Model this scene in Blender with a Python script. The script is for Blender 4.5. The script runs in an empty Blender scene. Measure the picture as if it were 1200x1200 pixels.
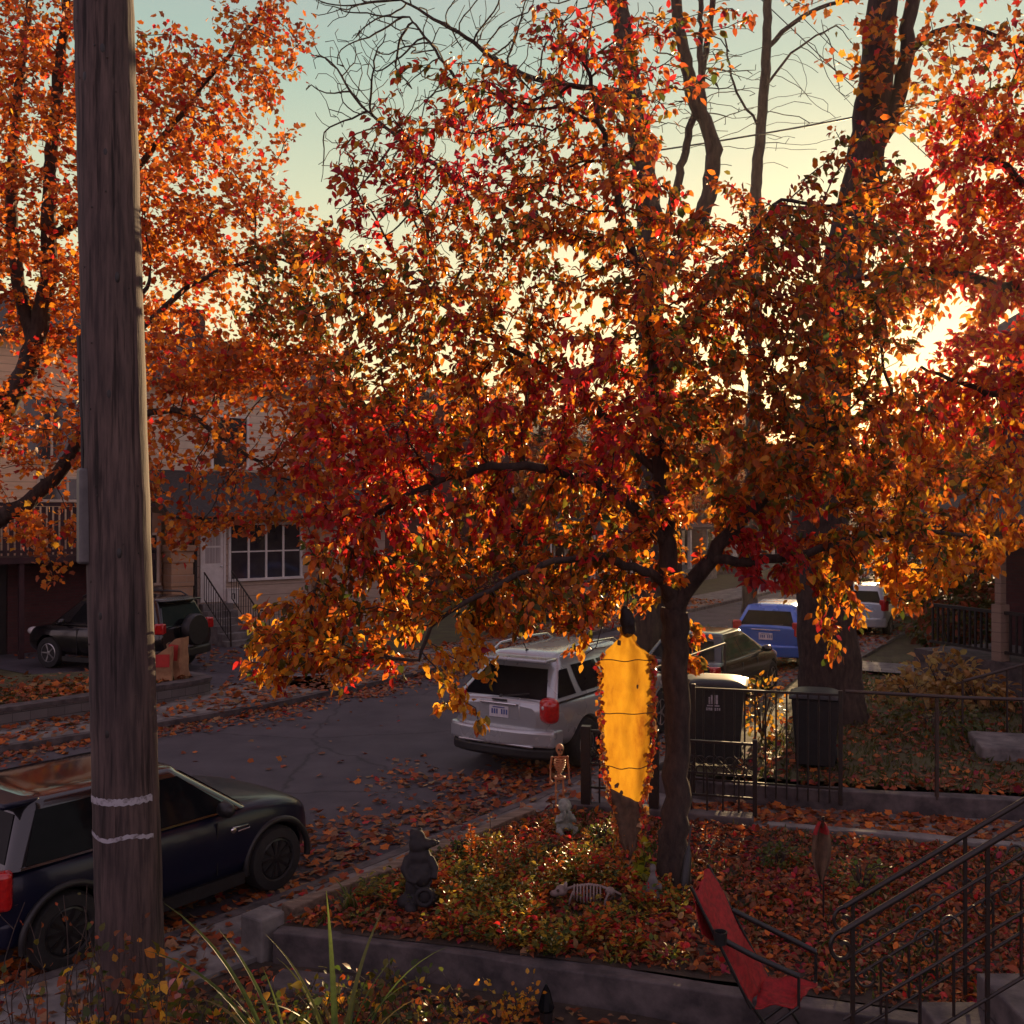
import bpy, bmesh, math, random
import numpy as np
from mathutils import Vector, Matrix, noise
R = math.radians
random.seed(7); rng = np.random.default_rng(11)
SC = bpy.context.scene; COL = SC.collection
CAMZ = 3.7
def P(u, v, Y):            # a point seen at u,v and Y metres ahead
    return Vector(((u-600)/1200*Y, Y, CAMZ-(v-600)/1200*Y))

# ------------------------------------------------------------------ materials
MATS = {}
def newmat(name):
    m = bpy.data.materials.new(name); m.use_nodes = True
    nt = m.node_tree; return m, nt, nt.nodes['Principled BSDF']
def mix_col(nt, fac, a, b, mode='MIX'):
    n = nt.nodes.new('ShaderNodeMix'); n.data_type = 'RGBA'; n.blend_type = mode
    for s, v in ((0, fac), (6, a), (7, b)):
        if hasattr(v, 'links'): nt.links.new(v, n.inputs[s])
        else: n.inputs[s].default_value = v if s == 0 else (*v, 1)
    return n.outputs[2]
def ramp(nt, src, stops):
    n = nt.nodes.new('ShaderNodeValToRGB'); e = n.color_ramp.elements
    while len(e) < len(stops): e.new(.5)
    for k, (p, c) in enumerate(stops): e[k].position = p; e[k].color = (*c, 1)
    nt.links.new(src, n.inputs[0]); return n.outputs[0]
def tex(nt, kind, scale, detail=4, stretch=None, coord='Object', rough=.6):
    tc = nt.nodes.new('ShaderNodeTexCoord'); src = tc.outputs[coord]
    if stretch:
        mp = nt.nodes.new('ShaderNodeMapping'); mp.inputs['Scale'].default_value = stretch
        nt.links.new(src, mp.inputs[0]); src = mp.outputs[0]
    n = nt.nodes.new(kind); nt.links.new(src, n.inputs['Vector']); n.inputs['Scale'].default_value = scale
    if kind == 'ShaderNodeTexNoise': n.inputs['Detail'].default_value = detail; n.inputs['Roughness'].default_value = rough
    return n
def bump(nt, b, h, s=.4, d=.02):
    n = nt.nodes.new('ShaderNodeBump'); n.inputs['Strength'].default_value = s; n.inputs['Distance'].default_value = d
    nt.links.new(h, n.inputs['Height']); nt.links.new(n.outputs[0], b.inputs['Normal'])
def mat(name, c1, c2=None, scale=6, rough=.7, metal=0, spec=.5, coat=0, bmp=.3, bd=.01, stretch=None, detail=5, lo=.35, hi=.65):
    """a noisy two colour surface"""
    if name in MATS: return MATS[name]
    m, nt, b = newmat(name)
    b.inputs['Roughness'].default_value = rough; b.inputs['Metallic'].default_value = metal
    b.inputs['Specular IOR Level'].default_value = spec; b.inputs['Coat Weight'].default_value = coat
    b.inputs['Coat Roughness'].default_value = .06
    if c2 is None: c2 = tuple(x*.75 for x in c1)
    n = tex(nt, 'ShaderNodeTexNoise', scale, detail, stretch)
    nt.links.new(ramp(nt, n.outputs[0], [(lo, c2), (hi, c1)]), b.inputs['Base Color'])
    if bmp: bump(nt, b, n.outputs[0], bmp, bd)
    MATS[name] = m; return m
def paint(name, c, metal=.3, rough=.28):
    m, nt, b = newmat(name)
    n = tex(nt, 'ShaderNodeTexNoise', 1.6, 3)
    nt.links.new(ramp(nt, n.outputs[0], [(.3, tuple(x*.93 for x in c)), (.7, c)]), b.inputs['Base Color'])
    r = ramp(nt, n.outputs[0], [(.3, (rough*.85,)*3), (.75, (rough*1.25,)*3)])
    nt.links.new(r, b.inputs['Roughness'])
    b.inputs['Metallic'].default_value = metal; b.inputs['Coat Weight'].default_value = .8; b.inputs['Coat Roughness'].default_value = .08
    MATS[name] = m; return m
def siding(name, c, pitch, c2=None):
    """clapboards: saw-tooth bump in object z"""
    m, nt, b = newmat(name); b.inputs['Roughness'].default_value = .65
    tc = nt.nodes.new('ShaderNodeTexCoord'); sp = nt.nodes.new('ShaderNodeSeparateXYZ'); nt.links.new(tc.outputs['Object'], sp.inputs[0])
    d = nt.nodes.new('ShaderNodeMath'); d.operation = 'DIVIDE'; nt.links.new(sp.outputs['Z'], d.inputs[0]); d.inputs[1].default_value = pitch
    f = nt.nodes.new('ShaderNodeMath'); f.operation = 'FRACT'; nt.links.new(d.outputs[0], f.inputs[0])
    n = tex(nt, 'ShaderNodeTexNoise', 3, 6, (1, 1, 5))
    base = ramp(nt, n.outputs[0], [(.3, c2 or tuple(x*.8 for x in c)), (.7, c)])
    line = ramp(nt, f.outputs[0], [(0, (.35,)*3), (.1, (1, 1, 1))])
    nt.links.new(mix_col(nt, 1.0, base, line, 'MULTIPLY'), b.inputs['Base Color'])
    bump(nt, b, f.outputs[0], .8, .02); MATS[name] = m; return m
def brick(name, c1, c2, mortar, w=.22, h=.075):
    m, nt, b = newmat(name); b.inputs['Roughness'].default_value = .85
    tc = nt.nodes.new('ShaderNodeTexCoord'); sp = nt.nodes.new('ShaderNodeSeparateXYZ'); nt.links.new(tc.outputs['Object'], sp.inputs[0])
    ad = nt.nodes.new('ShaderNodeMath'); ad.operation = 'ADD'; nt.links.new(sp.outputs['X'], ad.inputs[0]); nt.links.new(sp.outputs['Y'], ad.inputs[1])
    cb = nt.nodes.new('ShaderNodeCombineXYZ'); nt.links.new(ad.outputs[0], cb.inputs[0]); nt.links.new(sp.outputs['Z'], cb.inputs[1])
    n = nt.nodes.new('ShaderNodeTexBrick'); nt.links.new(cb.outputs[0], n.inputs['Vector']); n.inputs['Scale'].default_value = 1
    n.inputs['Brick Width'].default_value = w; n.inputs['Row Height'].default_value = h; n.inputs['Mortar Size'].default_value = .006
    for k, c in (('Color1', c1), ('Color2', c2), ('Mortar', mortar)): n.inputs[k].default_value = (*c, 1)
    g = tex(nt, 'ShaderNodeTexNoise', 2.5, 6)
    nt.links.new(mix_col(nt, .5, n.outputs[0], ramp(nt, g.outputs[0], [(.3, (.6,)*3), (.7, (1.2,)*3)]), 'MULTIPLY'), b.inputs['Base Color'])
    iv = nt.nodes.new('ShaderNodeMath'); iv.operation = 'SUBTRACT'; iv.inputs[0].default_value = 1; nt.links.new(n.outputs['Fac'], iv.inputs[1])
    bump(nt, b, iv.outputs[0], .6, .01); MATS[name] = m; return m
def leafmat(name, trans=.5, rough=.5, boost=1.3):
    m, nt, b = newmat(name)
    a = nt.nodes.new('ShaderNodeAttribute'); a.attribute_name = 'leafcol'
    n = tex(nt, 'ShaderNodeTexNoise', 40, 3)
    col = mix_col(nt, .35, a.outputs['Color'], ramp(nt, n.outputs[0], [(.3, (.45, .4, .35)), (.6, (1.15,)*3)]), 'MULTIPLY')
    nt.links.new(col, b.inputs['Base Color']); b.inputs['Roughness'].default_value = rough; b.inputs['Specular IOR Level'].default_value = .35
    if trans:
        t = nt.nodes.new('ShaderNodeBsdfTranslucent')
        nt.links.new(mix_col(nt, 1.0, col, (boost, boost*.95, boost*.8), 'MULTIPLY'), t.inputs[0])
        mx = nt.nodes.new('ShaderNodeMixShader'); mx.inputs[0].default_value = trans
        nt.links.new(b.outputs[0], mx.inputs[1]); nt.links.new(t.outputs[0], mx.inputs[2])
        nt.links.new(mx.outputs[0], nt.nodes['Material Output'].inputs[0])
    MATS[name] = m; return m

M = MATS
mat('asphalt', (.076, .066, .078), (.046, .040, .050), 1.3, .85, bmp=.0)
def asphalt_fix():
    m = M['asphalt']; nt = m.node_tree; b = nt.nodes['Principled BSDF']
    g = tex(nt, 'ShaderNodeTexNoise', 90, 4); bump(nt, b, g.outputs[0], .5, .01)
    old = b.inputs['Base Color'].links[0].from_socket
    cr = tex(nt, 'ShaderNodeTexVoronoi', .45); cr.feature = 'DISTANCE_TO_EDGE'
    ns = tex(nt, 'ShaderNodeTexNoise', 2.2, 4)
    nt.links.new(mix_col(nt, .25, nt.nodes['Texture Coordinate'].outputs['Object'], ns.outputs['Color']), cr.inputs['Vector'])
    c = mix_col(nt, 1.0, old, ramp(nt, cr.outputs[0], [(0.0, (.45,)*3), (.012, (1,)*3)]), 'MULTIPLY')
    nt.links.new(mix_col(nt, .6, c, ramp(nt, g.outputs[0], [(.3, (.7,)*3), (.7, (1.3,)*3)]), 'MULTIPLY'), b.inputs['Base Color'])
asphalt_fix()
mat('concrete', (.22, .205, .19), (.10, .093, .09), 3.5, .88, bmp=.35)
mat('old_concrete', (.12, .10, .098), (.042, .036, .038), 5, .9, bmp=.6, bd=.02)
mat('stone', (.20, .185, .175), (.08, .075, .075), 4, .9, bmp=.7, bd=.03)
mat('soil', (.06, .042, .028), (.025, .017, .012), 5, .95, bmp=.8, bd=.03)
mat('grass_soil', (.075, .078, .025), (.05, .035, .018), 2.5, .95, bmp=.8, bd=.03)
mat('pole_wood', (.115, .08, .07), (.038, .027, .026), 9, .88, bmp=.7, bd=.012, stretch=(3, 3, .25), detail=8)
def pole_fix():
    m = M['pole_wood']; nt = m.node_tree; b = nt.nodes['Principled BSDF']; old = b.inputs['Base Color'].links[0].from_socket
    f = tex(nt, 'ShaderNodeTexNoise', 26, 6, (1, 1, .035)); st = tex(nt, 'ShaderNodeTexNoise', 1.1, 5, (1, 1, .5))
    c = mix_col(nt, 1.0, old, ramp(nt, f.outputs[0], [(.36, (.22, .2, .2)), (.46, (1, 1, 1))]), 'MULTIPLY')
    c = mix_col(nt, .8, c, ramp(nt, st.outputs[0], [(.35, (.55, .52, .6)), (.65, (1.25, 1.15, 1.1))]), 'MULTIPLY'); nt.links.new(c, b.inputs['Base Color'])
    for l in list(b.inputs['Normal'].links): nt.links.remove(l)
    bump(nt, b, f.outputs[0], .9, .012)
pole_fix()
mat('bark', (.058, .038, .03), (.02, .013, .011), 16, .95, bmp=.9, bd=.03, stretch=(1, 1, .35), detail=7)
mat('bark_pale', (.06, .042, .034), (.022, .016, .014), 14, .95, bmp=.9, bd=.03, stretch=(1, 1, .3), detail=7)
mat('twig', (.07, .045, .035), (.03, .02, .018), 12, .9, bmp=0)
mat('iron', (.018, .017, .018), (.03, .018, .013), 22, .38, metal=.2, bmp=.25, bd=.003)
mat('old_iron', (.03, .027, .028), (.05, .025, .016), 18, .5, metal=.2, bmp=.3, bd=.003)
mat('grey_metal', (.13, .12, .125), (.09, .085, .09), 8, .5, metal=.4, bmp=.1)
mat('cream_paint', (.62, .52, .40), (.5, .41, .31), 3, .6, bmp=.1)
mat('white_paint', (.72, .70, .66), (.6, .57, .53), 5, .55, bmp=.1)
mat('shingle', (.055, .045, .045), (.025, .021, .022), 11, .9, bmp=.8, bd=.03, stretch=(1, 1, 2))
mat('red_shingle', (.11, .05, .04), (.05, .026, .023), 11, .9, bmp=.8, bd=.03)
mat('maroon', (.045, .012, .016), (.022, .007, .01), 5, .7, bmp=.2)
mat('dark_trim', (.02, .016, .016), (.012, .01, .01), 6, .5, bmp=.1)
mat('tyre', (.018, .018, .019), (.010, .010, .011), 20, .75, bmp=.3, bd=.004)
mat('black_plastic', (.016, .016, .017), (.009, .009, .010), 14, .45, bmp=.15, bd=.003)
mat('bin_plastic', (.014, .015, .017), (.008, .009, .010), 9, .5, bmp=.15, bd=.004)
mat('alloy', (.45, .45, .46), (.34, .34, .35), 9, .3, metal=.8, bmp=0)
mat('dark_alloy', (.03, .03, .032), (.018, .018, .02), 9, .35, metal=.5, bmp=0)
mat('chrome', (.75, .74, .72), (.6, .6, .6), 9, .16, metal=1, bmp=0)
mat('car_glass', (.010, .011, .013), (.006, .007, .009), 5, .05, spec=.14, bmp=0)
M['car_glass'].node_tree.nodes['Principled BSDF'].inputs['IOR'].default_value = 1.28
mat('car_glass_green', (.05, .10, .05), (.03, .06, .035), 5, .06, spec=.8, coat=.3, bmp=0)
mat('house_glass', (.05, .045, .05), (.022, .02, .026), 1.5, .06, spec=.8, bmp=0)
mat('curtain', (.5, .46, .44), (.28, .25, .24), 10, .85, stretch=(4, 1, .05), bmp=.4)
mat('red_lamp', (.55, .014, .012), (.35, .008, .01), 25, .15, coat=.8, bmp=0)
mat('clear_lamp', (.6, .57, .55), (.45, .43, .42), 25, .12, coat=.8, bmp=0)
mat('plate', (.62, .62, .66), (.5, .5, .55), 20, .45, bmp=0)
mat('plate_blue', (.07, .10, .30), (.05, .07, .22), 20, .5, bmp=0)
mat('paper', (.42, .24, .12), (.28, .15, .08), 6, .85, bmp=.5, bd=.02)
mat('print_red', (.48, .03, .02), (.36, .02, .02), 9, .7, bmp=.2)
mat('statue_dark', (.020, .017, .020), (.010, .009, .011), 14, .75, bmp=.6, bd=.006)
mat('statue_stone', (.32, .36, .32), (.14, .17, .15), 15, .85, bmp=.6, bd=.006)
mat('bone_orange', (.50, .21, .08), (.32, .11, .045), 12, .55, bmp=.3, bd=.003)
mat('bone', (.26, .20, .18), (.14, .10, .09), 18, .6, bmp=.3, bd=.003)
mat('red_cloth', (.36, .008, .012), (.17, .004, .006), 30, .75, bmp=.3, bd=.003)
mat('flag_and_shade_cloth', (.13, .07, .04), (.06, .035, .02), 12, .85, bmp=.3)
mat('flower', (.52, .46, .26), (.34, .32, .14), 30, .8, bmp=0)
mat('cord', (.10, .05, .02), (.06, .03, .015), 12, .9, bmp=0)
mat('pink', (.55, .22, .20), (.42, .15, .15), 9, .4, bmp=0)
mat('chalk', (.36, .35, .39), (.12, .10, .10), 28, .9, bmp=.3, lo=.3, hi=.5)
mat('timber', (.24, .17, .12), (.10, .07, .05), 7, .85, bmp=.6, bd=.012, stretch=(.4, 3, 3))
paint('mini_blue', (.004, .006, .022), 0, .3)
M['mini_blue'].node_tree.nodes['Principled BSDF'].inputs['Coat Weight'].default_value = .25
M['mini_blue'].node_tree.nodes['Principled BSDF'].inputs['Specular IOR Level'].default_value = .3
paint('silver', (.43, .46, .47), .5, .26)
paint('mini_roof', (.014, .014, .016), 0, .10)
paint('black_car', (.010, .010, .012), .3, .2)
paint('blue_car', (.05, .16, .60), .3, .25)
paint('pale_car', (.45, .52, .55), .4, .3)
siding('cream_siding', (.82, .58, .37), .20)
siding('tan_siding', (.74, .62, .47), .22)
siding('dull_siding', (.30, .22, .17), .18)
siding('lower_siding', (.54, .43, .34), .30)
brick('tan_brick', (.42, .26, .15), (.34, .20, .12), (.3, .25, .2), .40, .19)
brick('red_brick', (.085, .022, .024), (.06, .018, .02), (.05, .03, .03))
brick('block_wall', (.16, .145, .14), (.11, .10, .098), (.05, .045, .045), .42, .16)
leafmat('pear_leaf', .55, .42, 1.5)
leafmat('maple_leaf', .5, .55, 1.45)
leafmat('dead_leaf', .25, .6, 1.2)
leafmat('blade_leaf', .45, .4, 1.4)

# ------------------------------------------------------------------ scene tags
def tag(o, label=None, cat=None, group=None, kind=None):
    if label: o['label'] = label
    if cat: o['category'] = cat
    if group: o['group'] = group
    if kind: o['kind'] = kind
    return o
def thing(name, label, cat, loc=(0, 0, 0), rz=0, group=None):
    o = bpy.data.objects.new(name, None); COL.objects.link(o); o.location = loc; o.rotation_euler = (0, 0, rz)
    o.empty_display_size = .1
    return tag(o, label, cat, group)
def copy_tree(o, parent=None):
    c = o.copy(); COL.objects.link(c)
    if parent is not None: c.parent = parent
    for ch in list(o.children): copy_tree(ch, c)
    return c

# ------------------------------------------------------------------ mesh builder
class MB:
    def __init__(s): s.v = []; s.f = []
    def add(s, vs, fs):
        o = len(s.v); s.v += [tuple(p) for p in vs]; s.f += [tuple(i+o for i in f) for f in fs]; return s
    def box(s, x0, x1, y0, y1, z0, z1, mtx=None):
        vs = [Vector((x, y, z)) for z in (z0, z1) for y in (y0, y1) for x in (x0, x1)]
        if mtx: vs = [mtx @ p for p in vs]
        return s.add(vs, [(0, 2, 3, 1), (4, 5, 7, 6), (0, 1, 5, 4), (2, 6, 7, 3), (0, 4, 6, 2), (1, 3, 7, 5)])
    def bar(s, a, b, w, h=None):            # square bar from a to b
        a, b = Vector(a), Vector(b); d = (b-a); L = d.length
        q = d.to_track_quat('X', 'Z').to_matrix().to_4x4(); h = h or w
        return s.box(0, L, -w/2, w/2, -h/2, h/2, Matrix.Translation(a) @ q)
    def tube(s, pts, rad, n=8, cap=True):
        pts = [Vector(p) for p in pts]; k = len(pts)
        if not hasattr(rad, '__len__'): rad = [rad]*k
        t0 = (pts[1]-pts[0]).normalized()
        u = t0.orthogonal().normalized(); rings = []
        for i in range(k):
            t = (pts[min(i+1, k-1)]-pts[max(i-1, 0)])
            t = t.normalized() if t.length > 1e-9 else t0
            u = (u-t*u.dot(t)); u = u.normalized() if u.length > 1e-6 else t.orthogonal().normalized()
            w = t.cross(u)
            rings.append([pts[i]+(u*math.cos(2*math.pi*j/n)+w*math.sin(2*math.pi*j/n))*rad[i] for j in range(n)])
        vs = [p for r in rings for p in r]
        fs = [(i*n+j, i*n+(j+1) % n, (i+1)*n+(j+1) % n, (i+1)*n+j) for i in range(k-1) for j in range(n)]
        if cap: fs += [tuple(range(n))[::-1], tuple((k-1)*n+j for j in range(n))]
        return s.add(vs, fs)
    def lathe(s, prof, n=24, mtx=None, close=True):
        vs = [Vector((r*math.cos(2*math.pi*j/n), r*math.sin(2*math.pi*j/n), z)) for r, z in prof for j in range(n)]
        if mtx: vs = [mtx @ p for p in vs]
        k = len(prof)
        fs = [(i*n+j, i*n+(j+1) % n, (i+1)*n+(j+1) % n, (i+1)*n+j) for i in range(k-1) for j in range(n)]
        if close: fs += [tuple(range(n))[::-1], tuple((k-1)*n+j for j in range(n))]
        return s.add(vs, fs)
    def ball(s, c, r, n=12, m=8, mtx=None):
        if not hasattr(r, '__len__'): r = (r, r, r)
        c = Vector(c); vs = []; fs = []
        for i in range(1, m):
            a = math.pi*i/m
            for j in range(n):
                b = 2*math.pi*j/n
                p = Vector((r[0]*math.sin(a)*math.cos(b), r[1]*math.sin(a)*math.sin(b), r[2]*math.cos(a)))
                vs.append(c+(mtx @ p if mtx else p))
        t = Vector((0, 0, r[2])); vs += [c+(mtx @ t if mtx else t), c-(mtx @ t if mtx else t)]
        k = (m-1)*n
        for i in range(m-2):
            for j in range(n): fs.append((i*n+j, (i+1)*n+j, (i+1)*n+(j+1) % n, i*n+(j+1) % n))
        for j in range(n): fs.append((k, j, (j+1) % n)); fs.append((k+1, (m-2)*n+(j+1) % n, (m-2)*n+j))
        return s.add(vs, fs)
    def prism(s, poly, z0, z1):             # polygon in xy, given counter-clockwise
        n = len(poly)
        vs = [(x, y, z0) for x, y in poly]+[(x, y, z1) for x, y in poly]
        return s.add(vs, [tuple(range(n))[::-1], tuple(range(n, 2*n))]+[(i, (i+1) % n, n+(i+1) % n, n+i) for i in range(n)])
    def torus(s, c, R0, r, axis='y', n=24, m=8, a0=0, a1=2*math.pi):
        pts = []
        full = abs(a1-a0-2*math.pi) < 1e-6
        for i in range(n+1):
            a = a0+(a1-a0)*i/n; x, y = R0*math.cos(a), R0*math.sin(a)
            pts.append(Vector(c)+Vector({'y': (x, 0, y), 'x': (0, x, y), 'z': (x, y, 0)}[axis]))
        return s.tube(pts, r, m, not full)
    def sheet(s, F, nu, nv):
        vs = [F(i/nu, j/nv) for j in range(nv+1) for i in range(nu+1)]
        return s.add(vs, [(j*(nu+1)+i, j*(nu+1)+i+1, (j+1)*(nu+1)+i+1, (j+1)*(nu+1)+i) for j in range(nv) for i in range(nu)])
    def mesh(s, name):
        me = bpy.data.meshes.new(name); me.from_pydata([tuple(p) for p in s.v], [], s.f); me.update(); return me
    def build(s, name, material, parent=None, smooth=None, bevel=0, solid=0, loc=None):
        me = s.mesh(name); o = bpy.data.objects.new(name, me); COL.objects.link(o)
        me.materials.append(M[material] if isinstance(material, str) else material)
        if smooth is not None:
            me.polygons.foreach_set('use_smooth', [True]*len(me.polygons)); me.set_sharp_from_angle(angle=R(smooth))
        if solid: d = o.modifiers.new('s', 'SOLIDIFY'); d.thickness = solid
        if bevel: d = o.modifiers.new('b', 'BEVEL'); d.width = bevel; d.segments = 2 if bevel < .04 else 5; d.limit_method = 'ANGLE'; d.angle_limit = R(40)
        if parent is not None: o.parent = parent
        if loc is not None: o.location = loc
        return o
def bake(o):
    """apply an object's modifiers"""
    dg = bpy.context.evaluated_depsgraph_get(); dg.update()
    me = bpy.data.meshes.new_from_object(o.evaluated_get(dg)); old = o.data; o.modifiers.clear(); o.data = me; return o
def blob(mb, name, material, parent=None, voxel=.012, it=4):
    o = mb.build(name, material, parent)
    d = o.modifiers.new('r', 'REMESH'); d.mode = 'VOXEL'; d.voxel_size = voxel; d.use_smooth_shade = True
    d = o.modifiers.new('s', 'SMOOTH'); d.iterations = it; d.factor = .5
    return bake(o)

# ------------------------------------------------------------------ leaves
def T_pear():
    v = np.array([(0, 0, 0), (.3, .27, .07), (.66, .23, .05), (1, 0, -.16), (.66, -.23, .05), (.3, -.27, .07), (.33, 0, 0), (.68, 0, -.04)])
    return v, [(0, 6, 1), (1, 6, 7, 2), (2, 7, 3), (0, 5, 6), (5, 4, 7, 6), (4, 3, 7)]
def T_maple():
    a = [(0, 0), (.10, .36), (.30, .30), (.46, .52), (.66, .27), (1, 0), (.66, -.27), (.46, -.52), (.30, -.30), (.10, -.36)]
    v = np.array([(x, y, .12*abs(y)-.12*x*x) for x, y in a]+[(.36, 0, 0)])
    return v, [(10, (i+1) % 10, i) for i in range(10)]
def T_quad():
    v = np.array([(0, 0, 0), (.45, .36, .08), (1, 0, -.1), (.45, -.36, .08)])
    return v, [(0, 2, 1), (0, 3, 2)]
def T_blade():
    v = []; k = 9
    for i in range(k):
        t = i/(k-1); w = .028*(1-t**2.2)+.0015
        v += [(t, -w, .35*w), (t, 0, 0), (t, w, .35*w)]
    f = []
    for i in range(k-1): f += [(3*i, 3*i+1, 3*i+4, 3*i+3), (3*i+1, 3*i+2, 3*i+5, 3*i+4)]
    return np.array(v), f
TPL = {'pear': T_pear(), 'maple': T_maple(), 'quad': T_quad()}
def norm(a): return a/np.maximum(np.linalg.norm(a, axis=-1, keepdims=True), 1e-9)
def np_mesh(name, V, faces_idx, loop_tot, cols=None):
    me = bpy.data.meshes.new(name); me.vertices.add(len(V)); me.vertices.foreach_set('co', V.astype(np.float32).ravel())
    nl = int(loop_tot.sum()); me.loops.add(nl); me.loops.foreach_set('vertex_index', faces_idx.astype(np.int32))
    me.polygons.add(len(loop_tot)); st = np.concatenate([[0], np.cumsum(loop_tot)[:-1]])
    me.polygons.foreach_set('loop_start', st.astype(np.int32))
    me.update(calc_edges=True)
    if cols is not None:
        at = me.attributes.new('leafcol', 'FLOAT_COLOR', 'POINT')
        at.data.foreach_set('color', np.concatenate([cols, np.ones((len(cols), 1))], 1).astype(np.float32).ravel())
    return me
def leaf_mesh(name, pos, dirs, nrm, size, cols, tpl='pear', wid=1.0):
    tv, tf = TPL[tpl]; N = len(pos); K = len(tv)
    a = norm(dirs); n = norm(nrm-a*(nrm*a).sum(1, keepdims=True)); b = np.cross(n, a)
    cur = rng.uniform(.3, 2.2, (N, 1, 1))          # curl differs leaf by leaf
    V = (a[:, None]*tv[None, :, 0:1]+b[:, None]*tv[None, :, 1:2]*wid+n[:, None]*tv[None, :, 2:3]*cur)*size[:, None, None]+pos[:, None]
    idx = np.array([i for f in tf for i in f]); tot = np.array([len(f) for f in tf])
    F = (idx[None]+np.arange(N)[:, None]*K).ravel()
    return np_mesh(name, V.reshape(-1, 3), F, np.tile(tot, N), np.repeat(cols, K, 0))
def link_mesh(me, name, material, parent=None):
    o = bpy.data.objects.new(name, me); COL.objects.link(o); me.materials.append(M[material])
    if parent is not None: o.parent = parent
    return o
ORANGE = (.50, .140, .020); RUST = (.31, .068, .020); BROWN = (.19, .058, .022); RED = (.46, .026, .028); WINE = (.27, .022, .045)
YELLOW = (.58, .31, .03); GOLD = (.56, .225, .02); OLIVE = (.12, .105, .018); GREEN = (.06, .085, .02); TAN = (.30, .17, .08)
def palette(pal, w, n):
    w = np.array(w, float); k = rng.choice(len(pal), n, p=w/w.sum())
    c = np.array(pal)[k]; return np.clip(c*rng.uniform(.7, 1.25, (n, 1))*rng.uniform(.9, 1.1, (n, 3)), 0, .8)
def fnoise(p, s, off=0.): return noise.noise(Vector((p[0]*s+off, p[1]*s+off*.7, p[2]*s-off)))

# ------------------------------------------------------------------ trees
def grow(paths, att, step, infl, kill, iters=140, jit=.25, droop=0.):
    """space colonisation: limbs given as [(points, radii)], twigs grown to the points of att"""
    pos, par, rad = [], [], []
    for pts, r in paths:
        pts = [np.array(p, float) for p in pts]
        prev = -1
        if pos:
            d = np.linalg.norm(np.array(pos)-pts[0], axis=1); prev = int(d.argmin())
        L = [0]; 
        for i in range(len(pts)-1): L.append(L[-1]+np.linalg.norm(pts[i+1]-pts[i]))
        m = max(2, int(L[-1]/step)); 
        for k in range(0 if prev < 0 else 1, m+1):
            l = L[-1]*k/m; i = min(np.searchsorted(L, l, 'right')-1, len(pts)-2); t = (l-L[i])/max(L[i+1]-L[i], 1e-6)
            # smooth between control points
            p0 = pts[max(i-1, 0)]; p1 = pts[i]; p2 = pts[i+1]; p3 = pts[min(i+2, len(pts)-1)]
            q = .5*(2*p1+(p2-p0)*t+(2*p0-5*p1+4*p2-p3)*t*t+(3*p1-p0-3*p2+p3)*t**3)
            if k not in (0, m): q = q+rng.normal(0, .015, 3)
            pos.append(q); par.append(prev); rad.append(r[i]+(r[i+1]-r[i])*t); prev = len(pos)-1
    fixed = len(pos); P_ = list(pos)
    att = np.array(att); alive = np.ones(len(att), bool)
    nd = np.full(len(att), 1e9); ni = np.zeros(len(att), int)
    def upd(i0):
        new = np.array(P_[i0:])
        for c in range(0, len(new), 200):
            blk = new[c:c+200]; D = np.linalg.norm(att[:, None]-blk[None], axis=2); j = D.argmin(1); dm = D[np.arange(len(att)), j]
            b = dm < nd; nd[b] = dm[b]; ni[b] = i0+c+j[b]
    upd(0); kids = {}
    for _ in range(iters):
        act = np.where(alive & (nd < infl))[0]
        if len(act) == 0: break
        acc = {}
        for i in act:
            k = ni[i]; v = att[i]-P_[k]; acc.setdefault(k, []).append(v/max(np.linalg.norm(v), 1e-6))
        i0 = len(P_)
        for k, vs in acc.items():
            if kids.get(k, 0) >= 3: continue
            d = np.sum(vs, 0); d = d/max(np.linalg.norm(d), 1e-6)+rng.normal(0, jit, 3); d[2] -= droop
            if par[k] >= 0: pd = P_[k]-P_[par[k]]; d = d+.35*pd/max(np.linalg.norm(pd), 1e-6)
            d /= max(np.linalg.norm(d), 1e-6)
            P_.append(P_[k]+d*step); par.append(k); rad.append(0); kids[k] = kids.get(k, 0)+1
        if len(P_) == i0: break
        upd(i0); alive &= nd > kill
    return np.array(P_), np.array(par), np.array(rad), fixed
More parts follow.
